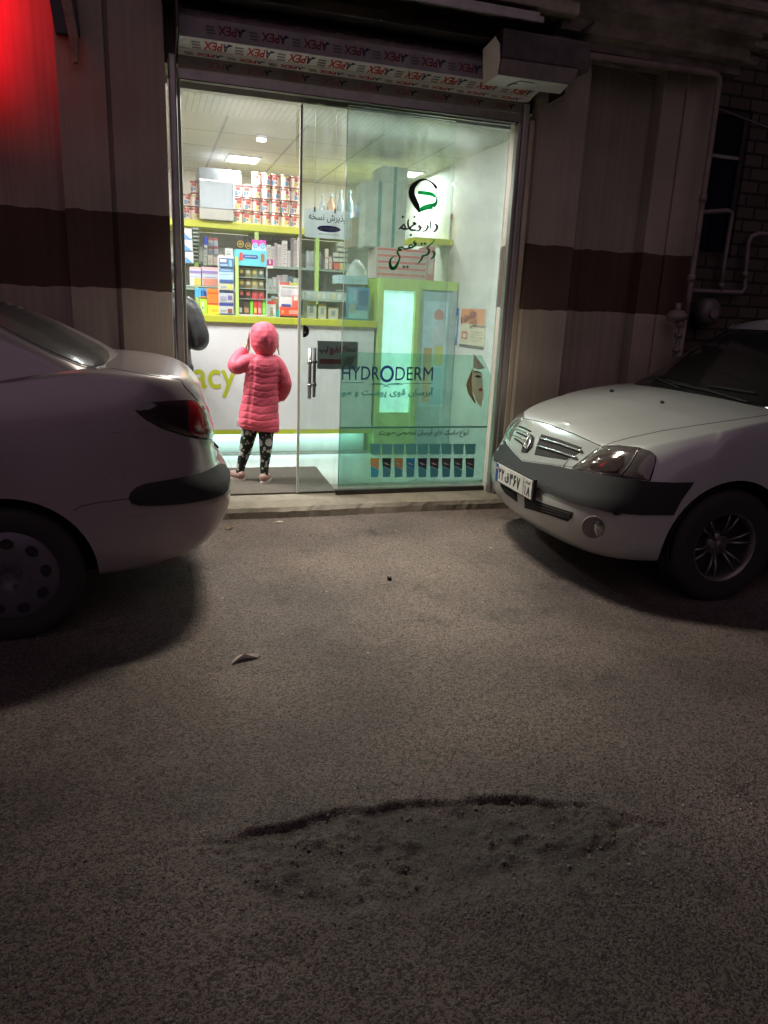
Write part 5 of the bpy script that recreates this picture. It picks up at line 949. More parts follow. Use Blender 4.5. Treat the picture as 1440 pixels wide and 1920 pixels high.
def wheel(root, cx, cz, y, out, r=.30, w=.175, style='alloy'):
    """out = -1: outer face towards -y"""
    o_ = -1 if out < 0 else 1; RM = mat('alloy_rim', (.22, .21, .20), .38, .75, var=.2, grime=.5, scale=14) if style == 'alloy' else mat('wheel_cover', (.10, .095, .115), .45, .3, var=.2, grime=.4, scale=10)
    hw = w/2; tw = .62 if style == 'alloy' else .66
    g = MB(); pr = [(r*tw, -hw*.9), (r*.80, -hw), (r*.93, -hw*.97), (r*.985, -hw*.78)]
    for k in range(4): a = -hw*.7+k*hw*.38; pr += [(r, a), (r, a+hw*.27), (r*.975, a+hw*.28), (r*.975, a+hw*.36)]
    pr += [(r*.985, hw*.78), (r*.93, hw*.97), (r*.80, hw), (r*tw, hw*.9), (r*tw-.005, 0), (r*tw, -hw*.9)]
    wt_ = D.objects.new('wheel', None); COL.objects.link(wt_); wt_.parent = root; wt_.location = (cx, y, cz)
    def fin(gg, nm):
        o = gg.build(nm); o.parent = wt_; return o
    g.lathe(pr, (0, 0, 0), TYRE, 'y', 64); fin(g, 'tyre')
    g = MB(); f = o_; R0 = r*tw
    if style == 'alloy':
        g.lathe([(R0, f*hw*.86), (R0-.012, f*hw*.84), (R0-.018, f*hw*.45), (R0-.02, -f*hw*.8)], (0, 0, 0), RM, 'y', 48); g.lathe([(0, f*hw*.30), (.05, f*hw*.30), (.062, f*hw*.22), (.07, f*hw*.05)], (0, 0, 0), RM, 'y', 32); g.lathe([(0, f*hw*.02), (R0-.025, f*hw*.02)], (0, 0, 0), UND, 'y', 32)
        for k in range(6):
            for s_ in (-1, 1):
                a = 2*PI*k/6+.25+s_*.17; a2 = 2*PI*k/6+.25+s_*.10; p0 = Vector((math.cos(a2)*.05, f*hw*.22, math.sin(a2)*.05)); p1 = Vector((math.cos(a)*R0*.97, f*hw*.62, math.sin(a)*R0*.97)); g.tube([p0, p0*.5+p1*.5+Vector((0, f*.012, 0)), p1], [.009, .007, .0065], RM, 8)
        g.lathe([(0, f*hw*.42), (.022, f*hw*.40), (.024, f*hw*.3)], (0, 0, 0), P((.15, .14, .14), .4, .5), 'y', 20)
        for k in range(4): a = PI/4+PI/2*k; g.cyl((math.cos(a)*.042, f*hw*.34, math.sin(a)*.042), .008, .02, P((.05, .05, .05), .5), 'y', 8)
    else:
        n = 72; k2 = 9; V = []
        g.lathe([(R0+.004, f*hw*.82), (R0-.006, f*hw*.93), (R0-.02, f*hw*.95), (R0*.86, f*hw*.99), (R0*.62, f*hw*1.03), (R0*.35, f*hw*1.04), (R0*.18, f*hw*1.0), (R0*.15, f*hw*.96), (0, f*hw*.97)], (0, 0, 0), RM, 'y', 64)
        for k in range(9):
            a = 2*PI*k/9+.15; c = (math.cos(a)*R0*.73, math.sin(a)*R0*.73); pts = []
            for q in range(14):
                b = 2*PI*q/14; u, v = .020*math.cos(b)*(1.25 if math.cos(b) > 0 else .95), .027*math.sin(b); pts.append((c[0]+u*math.cos(a)-v*math.sin(a), c[1]+u*math.sin(a)+v*math.cos(a)))
            g.prism(pts, 'y', f*hw*1.0, f*hw*1.035, UND)
        for k in range(4): a = 2*PI*k/4+.5; g.cyl((math.cos(a)*.045, f*hw*1.05, math.sin(a)*.045), .011, .006, P((.05, .05, .06), .4), 'y', 12)
    fin(g, 'rim'); return wt_
# ---------------------------------------------------------------- left car: silver saloon, seen from its rear quarter
pc = thing('parked_car', 'silver saloon parked left of the entrance, its tail with dark red lamp in view', 'car', (0, 3.955, 0), 'cars parked either side of the entrance')
SIL = paint('silver_paint', (.33, .295, .305), .30, .30)
bpy.context.view_layer.update()
xr_t = [(0, .24), (.08, .31), (.18, .355), (.34, .370), (.44, .355), (.485, .30), (.56, .290), (.70, .278), (.85, .262), (.94, .248), (1, .225)]
xf_t = [(0, -3.72), (.15, -3.80), (.4, -3.82), (.6, -3.76), (.8, -3.70), (1, -3.60)]
rd = [(0, 0), (.006, .30), (.020, .54), (.045, .70), (.09, .82), (.16, .905), (.27, .955), (.42, .985)]; fd = [(0, 0), (.02, .3), (.06, .55), (.14, .75), (.28, .88), (.5, .96)]
mids = [-3.1, -2.8, -2.4, -2.0, -1.5, -1.1, -.85, -.60, -.32]
wt_tab = [(0, .90), (.08, .955), (.2, .985), (.4, 1.), (.6, .995), (.75, .985), (.86, .975), (.94, .96), (1, .925)]
ztab = [(-3.7, .72), (-3.3, .80), (-2.7, .93), (-2.3, .97), (-1.2, 1.01), (-.6, 1.09), (-.3, 1.135), (-.1, 1.128), (.08, 1.108), (.16, 1.085), (.21, 1.05), (.27, .985), (.38, .95)]
zbt = [(-4, .25), (-1.2, .20), (-.3, .215), (0, .24), (.2, .30), (.4, .36)]
body, t1 = ring_body('body', pc, SIL, lambda t: lerp(xf_t, t), lambda t: lerp(xr_t, t), .826, fd, rd, mids, lambda t, x: lerp(wt_tab, t), lambda x: lerp(zbt, x), lambda x: lerp(ztab, x), (0, .06, .16, .3, .40, .45, .50, .62, .76, .88, .955, 1), .016, arches=[(-.60, .285, .345, -.9, -.60), (-.60, .285, .345, .60, .9), (-3.03, .285, .345, -.9, -.60), (-3.03, .285, .345, .60, .9)])
def cabin(name, root, m, xf, xr, W, wt, z0, z1, crown, mids, zf=None):
    fdc = [(0, 0), (.015, .35), (.04, .62), (.08, .80), (.14, .92), (.22, .98)]; ff = [(0, 0), (.008, .35), (.02, .62), (.045, .83), (.085, .94), (.15, .985)]; return ring_body(name, root, m, xf, xr, W, ff, fdc, mids, lambda t, x: lerp(wt, t), lambda x: z0, lambda x: (zf(x) if zf else z1), (0, .2, .45, .7, .88, .96, 1), crown, caps=(.92, .75, .45, .2))
cab, t2 = cabin('cabin', pc, SIL, lambda t: -2.62+.95*t**1.0, lambda t: lerp([(0, .02), (.3, -.10), (.45, -.185), (.76, -.45), (.9, -.60), (.96, -.68), (1, -.78)], t), .79, [(0, 1.0), (.3, .985), (.6, .93), (.88, .85), (.96, .81), (1, .78)], .98, 1.40, .03, [-2.1, -1.8, -1.5, -1.2])
S1 = Shell(pc, [t1, t2])
sc_l = S1.patch('rear_screen', [(-60, 525), (0, 556), (100, 603), (188, 649), (202, 660), (205, 672), (197, 684), (175, 688), (150, 683), (100, 662), (50, 638), (0, 612), (-60, 585)], mat('rear_glass', (.10, .105, .105), .22, .2, var=.08, scale=5, coat=.6), .004, parent=pc)
tl = S1.patch('tail_lamp', [(254, 768), (258, 760), (275, 755), (310, 752), (345, 750), (370, 752), (387, 759), (396, 772), (402, 790), (406, 808), (406, 821), (394, 823), (370, 821), (340, 813), (305, 802), (275, 786), (260, 777)], mat('smoked_lens', (.018, .008, .010), .12, var=0, coat=1), .005, .008, mir=True)
S1.patch('tail_lamp_lens', [(348, 752), (370, 754), (386, 761), (395, 773), (401, 791), (404.5, 808), (404.5, 819), (394, 821), (372, 819), (352, 814), (347, 800), (344, 780)], mat('red_lens', (.20, .008, .014), .10, var=.5, scale=40, stretch=(40, 1, 2), coat=1), .009, .010, parent=tl)
S1.line('lamp_gap', [(254, 769), (275, 787), (305, 803), (340, 814.5), (370, 822.5), (406, 823.5)], .003, parent=tl)
bs = S1.patch('bumper_strip', [(241, 934), (244, 924), (256, 913), (275, 906), (300, 902), (340, 895), (375, 887), (400, 876), (410, 871), (420, 874), (428, 886), (428, 902), (424, 918), (415, 928), (390, 936), (350, 943), (300, 947), (262, 947), (246, 943)], BLKP, .012, .004, mir=True)
S1.line('panel_gap', [(339, 713), (346, 724), (358, 737), (371, 751)]); S1.line('panel_gap', [(139, 957), (152, 949), (180, 943), (241, 935)], .0016); S1.line('panel_gap', [(406, 823), (409, 845), (405, 866)], .0016)
S1.line('screen_trim', [(-60, 588), (0, 615), (50, 641), (100, 665), (150, 686), (176, 691), (198, 687)], .004, P((.30, .29, .29), .3, .6), parent=sc_l)
S1.line('scuff', [(210, 811), (236, 810)], .0012, P((.22, .2, .21), var=0)); S1.line('scuff', [(236, 965), (262, 966), (284, 963)], .0012, P((.22, .2, .21), var=0)); S1.line('scuff', [(240, 970), (270, 970)], .001, P((.2, .18, .19), var=0)); S1.line('scuff', [(252, 812), (285, 807)], .001, P((.2, .18, .19), var=0))
wheel(pc, -.60, .29, -.715, -1, .292, .185, 'cover'); wheel(pc, -.60, .29, .715, 1, .292, .185, 'cover'); wheel(pc, -3.03, .29, -.715, -1, .292, .185, 'cover'); wheel(pc, -3.03, .29, .715, 1, .292, .185, 'cover')
g = MB(); g.cyl((0.15, 4.3, .26), .022, .3, MET, 'x', 14); g.build('exhaust', pc)
def side_fittings(root, cabm, tree, x0, xb, x1, gaps, zlo):
    for a, b in ((x0, xb-.03), (xb+.03, x1)):
        for sd in (-1, 1): skin(cabm, 'side_window', root, CARGL, lambda c, n: n.y*sd > .5 and 1.045 < c.z < 1.335 and a < c.x < b, .003)
    for sd in (-1, 1):
        for gx_ in gaps:
            out = []
            for k in range(9):
                z = zlo+(.98-zlo)*k/8; h = tree.ray_cast(Vector((gx_+.03*math.sin(k*.4), sd*2., z)), Vector((0, -sd, 0)))
                if h[0] is not None: out.append(h[0])
            g = MB(); g.tube(out, .0025, GAP, 5); o = g.build('door_gap'); o.parent = root
        for hx in (gaps[0]+.55 if gaps[0] > 0 else gaps[0]-.62, gaps[1]+.55 if gaps[0] > 0 else gaps[1]-.62):
            h = tree.ray_cast(Vector((hx, sd*2., .86)), Vector((0, -sd, 0)))[0]; g = MB(); g.box(h.x-.09, h.y-.012, .845, h.x+.09, h.y+.012, .875, BLKP); o = g.build('door_handle', bevel=.005); o.parent = root
side_fittings(pc, cab, t1, -2.15, -1.45, -.95, (-.98, -1.85, -2.75), .36)
g = MB(); g.box(-1.2, 3.10, .46, -3.0+.4, 3.118, .52, BLKP); g.build('side_strip', pc)
# ---------------------------------------------------------------- right car: white saloon, nose towards the entrance
lc2 = thing('parked_car', 'white saloon with black bumper band parked right of the entrance, nose towards the door', 'car', (2.053, 3.804, 0), 'cars parked either side of the entrance', rz=-.047)
WHT = paint('white_paint', (.42, .44, .43), .30, .15)
bpy.context.view_layer.update()
lxf = [(0, .13), (.08, .05), (.18, .015), (.32, 0), (.46, -.005), (.56, .0), (.62, .022), (.72, .055), (.84, .09), (.93, .125), (1, .19)]
lfd = [(0, 0), (.005, .20), (.018, .40), (.045, .58), (.085, .72), (.145, .83), (.23, .91), (.36, .96), (.52, .985)]
lzt = [(-.1, .70), (.12, .735), (.25, .785), (.45, .845), (.8, .935), (1.1, .99), (1.3, 1.0), (3.2, 1.0), (3.6, 1.04), (4.2, 1.02)]
lzb = [(0, .21), (.15, .185), (.45, .19), (1.2, .19), (4.3, .22)]
lwt = [(0, .93), (.08, .965), (.2, .985), (.4, 1.), (.6, 1.), (.78, .995), (.88, .985), (.95, .97), (1, .94)]
lb, t3 = ring_body('body', lc2, WHT, lambda t: lerp(lxf, t), lambda t: 4.25-.12*abs(t-.4), .865, lfd, rd, [.66, .81, 1.0, 1.25, 1.7, 2.2, 2.7, 3.1, 3.5], lambda t, x: lerp(lwt, t), lambda x: lerp(lzb, x), lambda x: lerp(lzt, x), (0, .06, .16, .3, .44, .56, .615, .70, .82, .92, .975, 1), .030, caps=(.955, .82, .6, .3), arches=[(.80, .30, .362, -.95, -.62), (.80, .30, .362, .62, .95), (3.43, .30, .345, -.95, -.62), (3.43, .30, .345, .62, .95)])
lcab, t4 = cabin('cabin', lc2, WHT, lambda t: .93+.82*t, lambda t: 3.55-.55*t, .775, [(0, 1.0), (.3, .965), (.6, .90), (.88, .82), (.96, .79), (1, .765)], .90, 1.44, .045, [1.75, 2.0, 2.3, 2.6])
S2 = Shell(lc2, [t3, t4])
skin(lcab, 'windscreen', lc2, CARGL, lambda c, n: n.x < -.25 and n.z < .93 and .98 < c.z < 1.395 and abs(c.y) < .775*lerp([(0, .955), (.3, .935), (.6, .87), (.88, .785), (1, .73)], (c.z-.9)/.54))
S2.patch('bumper_band', [(922, 836), (928, 826), (940, 817), (951, 834), (966, 852), (981, 866), (1040, 874), (1074, 881), (1140, 893), (1190, 900), (1218, 903), (1268, 905), (1300, 904), (1292, 916), (1276, 938), (1262, 965), (1200, 965), (1147, 961), (1077, 944), (1017, 921), (975, 899), (935, 869), (919, 857)], BLKP, .010, 0, step=9)
hl = S2.patch('headlight', [(1074, 879), (1090, 866), (1110, 852), (1129, 840), (1140, 836.5), (1162, 836), (1196, 840), (1219, 847), (1229, 856), (1228, 867), (1223, 886), (1218, 902), (1192, 899), (1140, 891), (1102, 884)], mat('lamp_lens', (.13, .115, .11), .10, .35, var=.35, scale=14, coat=1), .004, .010, mir=True)
S2.patch('indicator', [(1200, 842), (1219, 848.5), (1227, 857), (1226, 867), (1221, 886), (1216, 900), (1190, 896.5), (1165, 892.5), (1183, 871)], mat('indicator_lens', (.13, .115, .11), .12, .3, var=.25, scale=20, coat=1), .0125, .004, parent=hl)
S2.line('headlight_trim', [(1074, 879), (1090, 866), (1110, 852), (1129, 840), (1140, 836.5), (1162, 836), (1196, 840), (1219, 847), (1229, 856), (1228, 867), (1223, 886), (1218, 902)], .005, parent=hl)
S2.line('headlight_trim', [(1200, 842), (1183, 871), (1165, 892)], .003, P((.25, .23, .22), .3, .5), sink=.014, parent=hl)
S2.patch('reflector', [(1105, 868), (1125, 856), (1150, 852), (1172, 858), (1172, 874), (1158, 885), (1130, 884), (1108, 878)], mat('reflector_bowl', (.12, .095, .09), .08, .6, var=.3), .0155, .004, parent=hl)
S2.patch('far_headlight', [(943, 822), (946, 808), (953, 793), (962, 780), (967, 770), (969, 768), (968, 775), (963, 784), (955, 797), (949, 814), (947, 824)], mat('lamp_lens_clear', (.34, .36, .34), .10, .2, var=.1, coat=1), .006, .004, step=5)
gr = S2.patch('grille_panel', [(966, 785), (1000, 790), (1025, 796), (1075, 815), (1124, 839), (1100, 856), (1074, 876), (1030, 870), (981, 863), (966, 850), (951, 830), (950, 818), (958, 797)], paint('grille_paint', (.36, .38, .37), .22, .3), .003, 0, step=6)
CHRS = mat('chrome_slat', (.62, .62, .60), .18, .9, var=.08)
S2.patch('grille_opening', [(1016, 815), (1050, 825), (1092, 840), (1087, 850), (1064, 863), (1030, 858), (1003, 853), (1008, 834)], GAP, .0055, parent=gr, step=5)
for a in (((1014, 824), (1050, 834), (1094, 849)), ((1010, 838), (1045, 848), (1084, 861))): S2.line('grille_slat', a, .0065, CHRS, sink=.012, parent=gr, n=8)
for a in (((974, 800), (985, 804), (996, 810)), ((970, 811), (979, 815), (989, 820)), ((966, 823), (973, 827), (981, 833))): S2.line('grille_opening', a, .006, GAP, sink=.0035, parent=gr, n=8)
for a in (((964, 805), (975, 807), (993, 815)), ((961, 816), (970, 819), (985, 826))): S2.line('grille_slat', a, .0035, CHRS, sink=.006, parent=gr, n=8)
em = S2.patch('emblem', [(997, 815), (1003, 821), (1000, 838), (990, 849), (979, 848), (983, 832)], GAP, .010, 0, step=4)
EC = [(996.5, 819), (1000, 826), (992, 845), (986, 838)]
ec = (sum(p[0] for p in EC)/4, sum(p[1] for p in EC)/4)
S2.line('emblem_lozenge', EC+[EC[0]], .0048, CHRS, sink=.017, parent=em, n=8); S2.patch('emblem_core', [(ec[0]+(x-ec[0])*.75, ec[1]+(y-ec[1])*.75) for x, y in EC], CHRS, .013, parent=em, step=4); S2.patch('emblem_core', [(ec[0]+(x-ec[0])*.32, ec[1]+(y-ec[1])*.32) for x, y in EC], GAP, .0165, parent=em, step=4)
S2.line('bonnet_gap', [(958, 780), (967, 782), (1000, 788), (1025, 794), (1075, 813), (1127, 837)], .0032)
S2.patch('lower_grille', [(984, 931), (1030, 947), (1075, 961), (1073, 970), (1065, 978), (1030, 966), (984, 952)], GAP, .003, step=6); S2.patch('lower_grille', [(937, 895), (953, 909), (970, 923), (970, 941), (948, 925), (939, 911)], GAP, .003, step=5)
for k in range(3):
    q = .22+.26*k; S2.line('grille_mesh', [(986, 931+21*q), (1030, 947+19*q), (1072, 961+15*q)], .0022, BLKP, sink=.004); S2.line('grille_mesh', [(939, 897+14*q), (955, 911+15*q), (969, 924+16*q)], .0022, BLKP, sink=.004)
0 and S2.line('bumper_lip', [(922, 905), (932, 926), (950, 946), (975, 962), (1010, 975), (1045, 985), (1066, 984), (1078, 972), (1081, 958)], .006, WHT, sink=.002, n=8)
ell = lambda cx, cy_, a, b, n=20, rot=0: [(cx+a*math.cos(2*PI*k/n), cy_+b*math.sin(2*PI*k/n)) for k in range(n)]
fo = S2.patch('fog_lamp_recess', ell(1113, 989, 21, 20), mat('fog_recess', (.16, .155, .15), .5, var=.1), .0015, step=7); S2.line('fog_lamp_rim', ell(1113, 989, 22, 21)+[ell(1113, 989, 22, 21)[0]], .003, WHT, sink=.001, n=6)
S2.patch('fog_lamp', ell(1124, 991, 9, 15), mat('fog_lens', (.30, .30, .30), .08, .7, var=.5, scale=60, coat=1), .005, .010, step=4, parent=fo)
S2.patch('scuff', [(1150, 962), (1158, 961), (1165, 963), (1162, 965), (1152, 965)], GAP, .0125, step=8)
for p in ((1147, 733.5), (1241.5, 755)): S2.patch('washer_nozzle', ell(p[0], p[1], 4, 2.2, 10), BLKP, .006, .004, step=4)
# number plate, its digits, and a few fittings in the car's own frame
BLT = mat('plate_print', (.008, .008, .01), .4, var=0); pl = D.objects.new('number_plate', None); COL.objects.link(pl); pl.parent = lc2; pl.location = (-.030, .005, .477); pl.rotation_euler = (0, 0, 0)
def loc(gg, nm, par): o = gg.build(nm); o.parent = par; return o
g = MB(); g.box(.0, -.265, -.062, .02, .265, .062, BLKP); loc(g, 'plate_holder', pl)
g = MB(); g.box(-.006, -.255, -.054, -.0005, .255, .054, mat('plate_white', (.62, .62, .58), .35, var=.08, grime=.15)); loc(g, 'plate', pl)
g = MB(); YL = Vector((0, -1, 0)); Z1 = Vector((0, 0, 1)); xx = -.0072
g.box(-.0068, .215, -.053, -.0062, .254, .053, P((.02, .06, .25), .4, var=0)); g.box(xx, -.150, -.054, xx+.0005, -.146, .054, BLT)
for k, c in enumerate(((.0, .25, .06), (.6, .6, .6), (.5, .03, .02))): g.box(xx, .222, .030-.008*k, xx+.0005, .246, .037-.008*k, P(c, var=0))
for ch, y0, w_, h_, zz in (('۲', .205, .034, .072, -.036), ('۲', .162, .034, .072, -.036), ('ق', .112, .060, .062, -.036), ('۳', .042, .042, .072, -.036), ('۶', -.010, .038, .072, -.036), ('۷', -.058, .042, .072, -.036), ('۱', -.168, .012, .055, -.044), ('۸', -.195, .042, .055, -.044)):
    g.text(ch, (xx, y0, zz), YL, Z1, w_, h_, BLT, bold=.035)
g.text(fa('ایران'), (xx, -.165, .024), YL, Z1, .07, .020, BLT, bold=.02); loc(g, 'plate_lettering', pl)
for a in ([(1230, 711), (1248, 719), (1275, 731)], [(1262, 722), (1326, 735), (1404, 758)], [(1250, 716), (1300, 727)], [(1330, 727), (1420, 741)]): S2.line('wiper', a, .006, BLKP, sink=.014, n=6)
S2.line('bonnet_gap', [(1128, 838), (1150, 829), (1185, 820), (1240, 808), (1310, 797), (1380, 787), (1440, 778)], .0022)
S1.line('panel_gap', [(206, 690), (240, 696), (290, 705), (338, 712)], .0016)
for cx, yy, f in ((.80, -.765, -1), (.80, .765, 1), (3.43, -.765, -1), (3.43, .765, 1)): wheel(lc2, cx, .30, yy, f, .305, .185)
side_fittings(lc2, lcab, t3, 1.72, 2.42, 3.05, (1.32, 2.25), .36)
# ================================================================== people
def fuse(mb, name, parent, vox, sm=6, m=None, loc=None, fac=.5):
    o = mb.build(name, parent, recalc=True)
    a = o.modifiers.new('r', 'REMESH'); a.mode = 'VOXEL'; a.voxel_size = vox; a.use_smooth_shade = True
    if sm: b = o.modifiers.new('s', 'SMOOTH'); b.factor = fac; b.iterations = sm
    bpy.context.view_layer.update(); dg = bpy.context.evaluated_depsgraph_get(); me = D.meshes.new_from_object(o.evaluated_get(dg), depsgraph=dg); me.name = name; o.modifiers.clear(); o.data = me
    me.materials.clear(); me.materials.append(m or mb.mats[0])
    for p in me.polygons: p.use_smooth = True; p.material_index = 0
    return o
def ball(g, c, r, m, n=16):
    r = Vector(r) if not isinstance(r, (int, float)) else Vector((r, r, r)); V = []; F = []; k = n//2
    for j in range(1, k):
        for i in range(n): a = 2*PI*i/n; b = PI*j/k; V.append((c[0]+r.x*math.sin(b)*math.cos(a), c[1]+r.y*math.sin(b)*math.sin(a), c[2]+r.z*math.cos(b)))
    V += [(c[0], c[1], c[2]+r.z), (c[0], c[1], c[2]-r.z)]; T = len(V)-2
    for j in range(k-2):
        for i in range(n): F.append((j*n+i, j*n+(i+1) % n, (j+1)*n+(i+1) % n, (j+1)*n+i))
    for i in range(n): F.append((T, (i+1) % n, i)); F.append((T+1, (k-2)*n+i, (k-2)*n+(i+1) % n))
    g.add(V, F, m, True)
def limb(g, pts, rs, m):
    g.tube(pts, rs, m, 14)
    for p, r in zip(pts, rs): ball(g, p, r*.995, m, 14)
def hand(g, w, fwd, up, s, m, curl=.5):
    """palm, four unequal bent fingers and a side thumb; w wrist, fwd along the palm, up = back of the hand"""
    w = Vector(w); f = Vector(fwd).normalized(); u = Vector(up); u = (u-f*u.dot(f)).normalized(); sd = f.cross(u)
    for k in range(-2, 3): limb(g, [w+sd*k*.0075*s, w+f*.045*s+sd*k*.0105*s], [.009*s, .0095*s], m)
    for k, ln in enumerate((.034, .041, .038, .029)):
        b = w+f*.048*s+sd*(-.019+.0127*k)*s; d1 = (f-u*.35*curl).normalized(); d2 = (f-u*1.2*curl).normalized(); d3 = (f-u*2.2*curl).normalized(); p1 = b+d1*ln*.5*s; p2 = p1+d2*ln*.32*s; p3 = p2+d3*ln*.25*s
        limb(g, [b, p1, p2, p3], [.0066*s, .0062*s, .0056*s, .0048*s], m)
    b = w+f*.014*s-sd*.018*s; p1 = b+(f*.6-sd*.8).normalized()*.024*s; p2 = p1+(f-sd*.2-u*.3).normalized()*.020*s; limb(g, [b, p1, p2], [.0085*s, .0075*s, .006*s], m)
SKN = mat('skin', (.50, .30, .21), .5, var=.06, scale=20, spec=.35); HAIR = mat('light_hair', (.42, .28, .19), .5, var=.4, scale=60, stretch=(6, 6, 1)); DHAIR = mat('dark_hair', (.015, .012, .01), .45, var=.3, scale=60)
def head(g, c, s, yaw, m):
    """skull, jaw, nose, brows, lips and ears as one lump before fusing; faces +y turned by yaw"""
    c = Vector(c); ca, sa = math.cos(yaw), math.sin(yaw)
    q = lambda x, y, z: c+Vector((x*ca-y*sa, x*sa+y*ca, z))*s
    ball(g, q(0, -.01, .015), (.072*s, .088*s, .088*s), m, 24); ball(g, q(0, .022, -.045), (.055*s, .060*s, .062*s), m, 20); ball(g, q(0, .055, -.082), .022*s, m)
    limb(g, [q(0, .078, .018), q(0, .098, -.018)], [.009*s, .014*s], m); ball(g, q(0, .082, -.052), (.024*s, .010*s, .009*s), m)
    for k in (-1, 1): ball(g, q(.030*k, .076, .022), (.016*s, .010*s, .006*s), m); ball(g, q(.074*k, -.005, -.008), (.009*s, .018*s, .028*s), m); ball(g, q(.036*k, .052, -.03), .026*s, m)
    return q
def eyes(q, s, par):
    g = MB()
    for k in (-1, 1): ball(g, q(.030*k, .074, .004), .0105*s, P((.7, .68, .65), .2), 12); ball(g, q(.030*k, .0785, .004), .0072*s, P((.03, .02, .012), .15), 10)
    g.build('eyes', par, recalc=True)
ch = thing('person', 'child in a long quilted pink hooded coat and patterned black leggings, seen from behind', 'child', (.72, 5.5, .112))
A = at
def J(px, py, Y): return at(px, py, Y)
g = MB(); s = 1.0; hc = J(494, 632, 5.56); q = head(g, hc, .98, -.10, SKN)
neck = J(493, 664, 5.54); ch_t = J(492, 690, 5.53); pel = J(486, 780, 5.53)
limb(g, [hc-Vector((0, .0, .06)), neck, ch_t], [.038, .036, .06], SKN); limb(g, [ch_t, J(489, 740, 5.53), pel], [.085, .080, .085], SKN)
shL, elL, wrL = J(467, 674, 5.53), J(440, 688, 5.53), J(459, 654, 5.63)
shR, elR, wrR = J(519, 678, 5.53), J(536, 722, 5.50), J(527, 746, 5.60)
limb(g, [shL, elL, wrL], [.034, .028, .019], SKN); limb(g, [shR, elR, wrR], [.034, .028, .019], SKN)
kL, aL = J(459, 848, 5.57), J(449, 888, 5.575); kR, aR = J(498, 848, 5.47), J(495, 893, 5.46)
limb(g, [pel+Vector((-.05, 0, 0)), kL, aL], [.050, .036, .022], SKN); limb(g, [pel+Vector((.05, 0, 0)), kR, aR], [.050, .040, .022], SKN)
hand(g, wrL, (.18, .05, .55), (-.9, -.3, .2), .80, SKN, .7); hand(g, wrR, (-.35, .55, -.35), (.8, 0, .4), .80, SKN, .6)
body_c = fuse(g, 'body', ch, .0038, 4, SKN); eyes(q, .98, ch)
g = MB(); rs = random.Random(2)
for k in range(46):
    sd = -1 if k % 3 else 1; b = J(468 if sd < 0 else 519, 618+rs.uniform(0, 34), 5.60); p = [b]
    for j in range(4): b = b+Vector((sd*rs.uniform(.001, .007), rs.uniform(-.004, .004), -rs.uniform(.010, .022))); p.append(b)
    g.tube(p, [.0030, .0026, .0022, .0016, .0008], HAIR, 4)
g.build('hair', ch)
# leggings
LEG = D.materials.new('patterned_leggings'); LEG.use_nodes = True; n_ = LEG.node_tree; L_ = n_.links; b_ = n_.nodes['Principled BSDF']; b_.inputs['Roughness'].default_value = .8
tc = n_.nodes.new('ShaderNodeTexCoord'); v1 = n_.nodes.new('ShaderNodeTexVoronoi'); v1.inputs['Scale'].default_value = 13; v2 = n_.nodes.new('ShaderNodeTexVoronoi'); v2.inputs['Scale'].default_value = 30; nz = n_.nodes.new('ShaderNodeTexNoise'); nz.inputs['Scale'].default_value = 22
for x in (v1, v2, nz): L_.new(tc.outputs['Object'], x.inputs['Vector'])
ad = n_.nodes.new('ShaderNodeMath'); ad.operation = 'MULTIPLY_ADD'; L_.new(nz.outputs[0], ad.inputs[0]); ad.inputs[1].default_value = .35; L_.new(v1.outputs['Distance'], ad.inputs[2])
c1 = n_.nodes.new('ShaderNodeMath'); c1.operation = 'LESS_THAN'; L_.new(ad.outputs[0], c1.inputs[0]); c1.inputs[1].default_value = .57
r2 = n_.nodes.new('ShaderNodeMath'); r2.operation = 'COMPARE'; L_.new(v2.outputs['Distance'], r2.inputs[0]); r2.inputs[1].default_value = .18; r2.inputs[2].default_value = .12
m1 = n_.nodes.new('ShaderNodeMix'); m1.data_type = 'RGBA'; L_.new(r2.outputs[0], m1.inputs[0]); m1.inputs[6].default_value = (.010, .014, .012, 1); m1.inputs[7].default_value = (.40, .42, .32, 1)
m2 = n_.nodes.new('ShaderNodeMix'); m2.data_type = 'RGBA'; L_.new(c1.outputs[0], m2.inputs[0]); L_.new(m1.outputs[2], m2.inputs[6]); m2.inputs[7].default_value = (.40, .42, .38, 1); L_.new(m2.outputs[2], b_.inputs['Base Color'])
g = MB(); limb(g, [J(473, 790, 5.545), J(465, 820, 5.56), kL, J(452, 872, 5.575), aL], [.066, .057, .045, .035, .030], LEG); limb(g, [J(499, 790, 5.52), J(499, 820, 5.49), kR, J(496, 872, 5.465), aR], [.064, .056, .045, .035, .030], LEG); limb(g, [J(473, 788, 5.545), J(499, 788, 5.52)], [.064, .064], LEG)
fuse(g, 'leggings', ch, .005, 3, LEG)
SHOE = mat('pink_trainer', (.36, .22, .18), .6, var=.12, scale=20); SOLE = mat('shoe_sole', (.55, .48, .42), .6, var=.1)
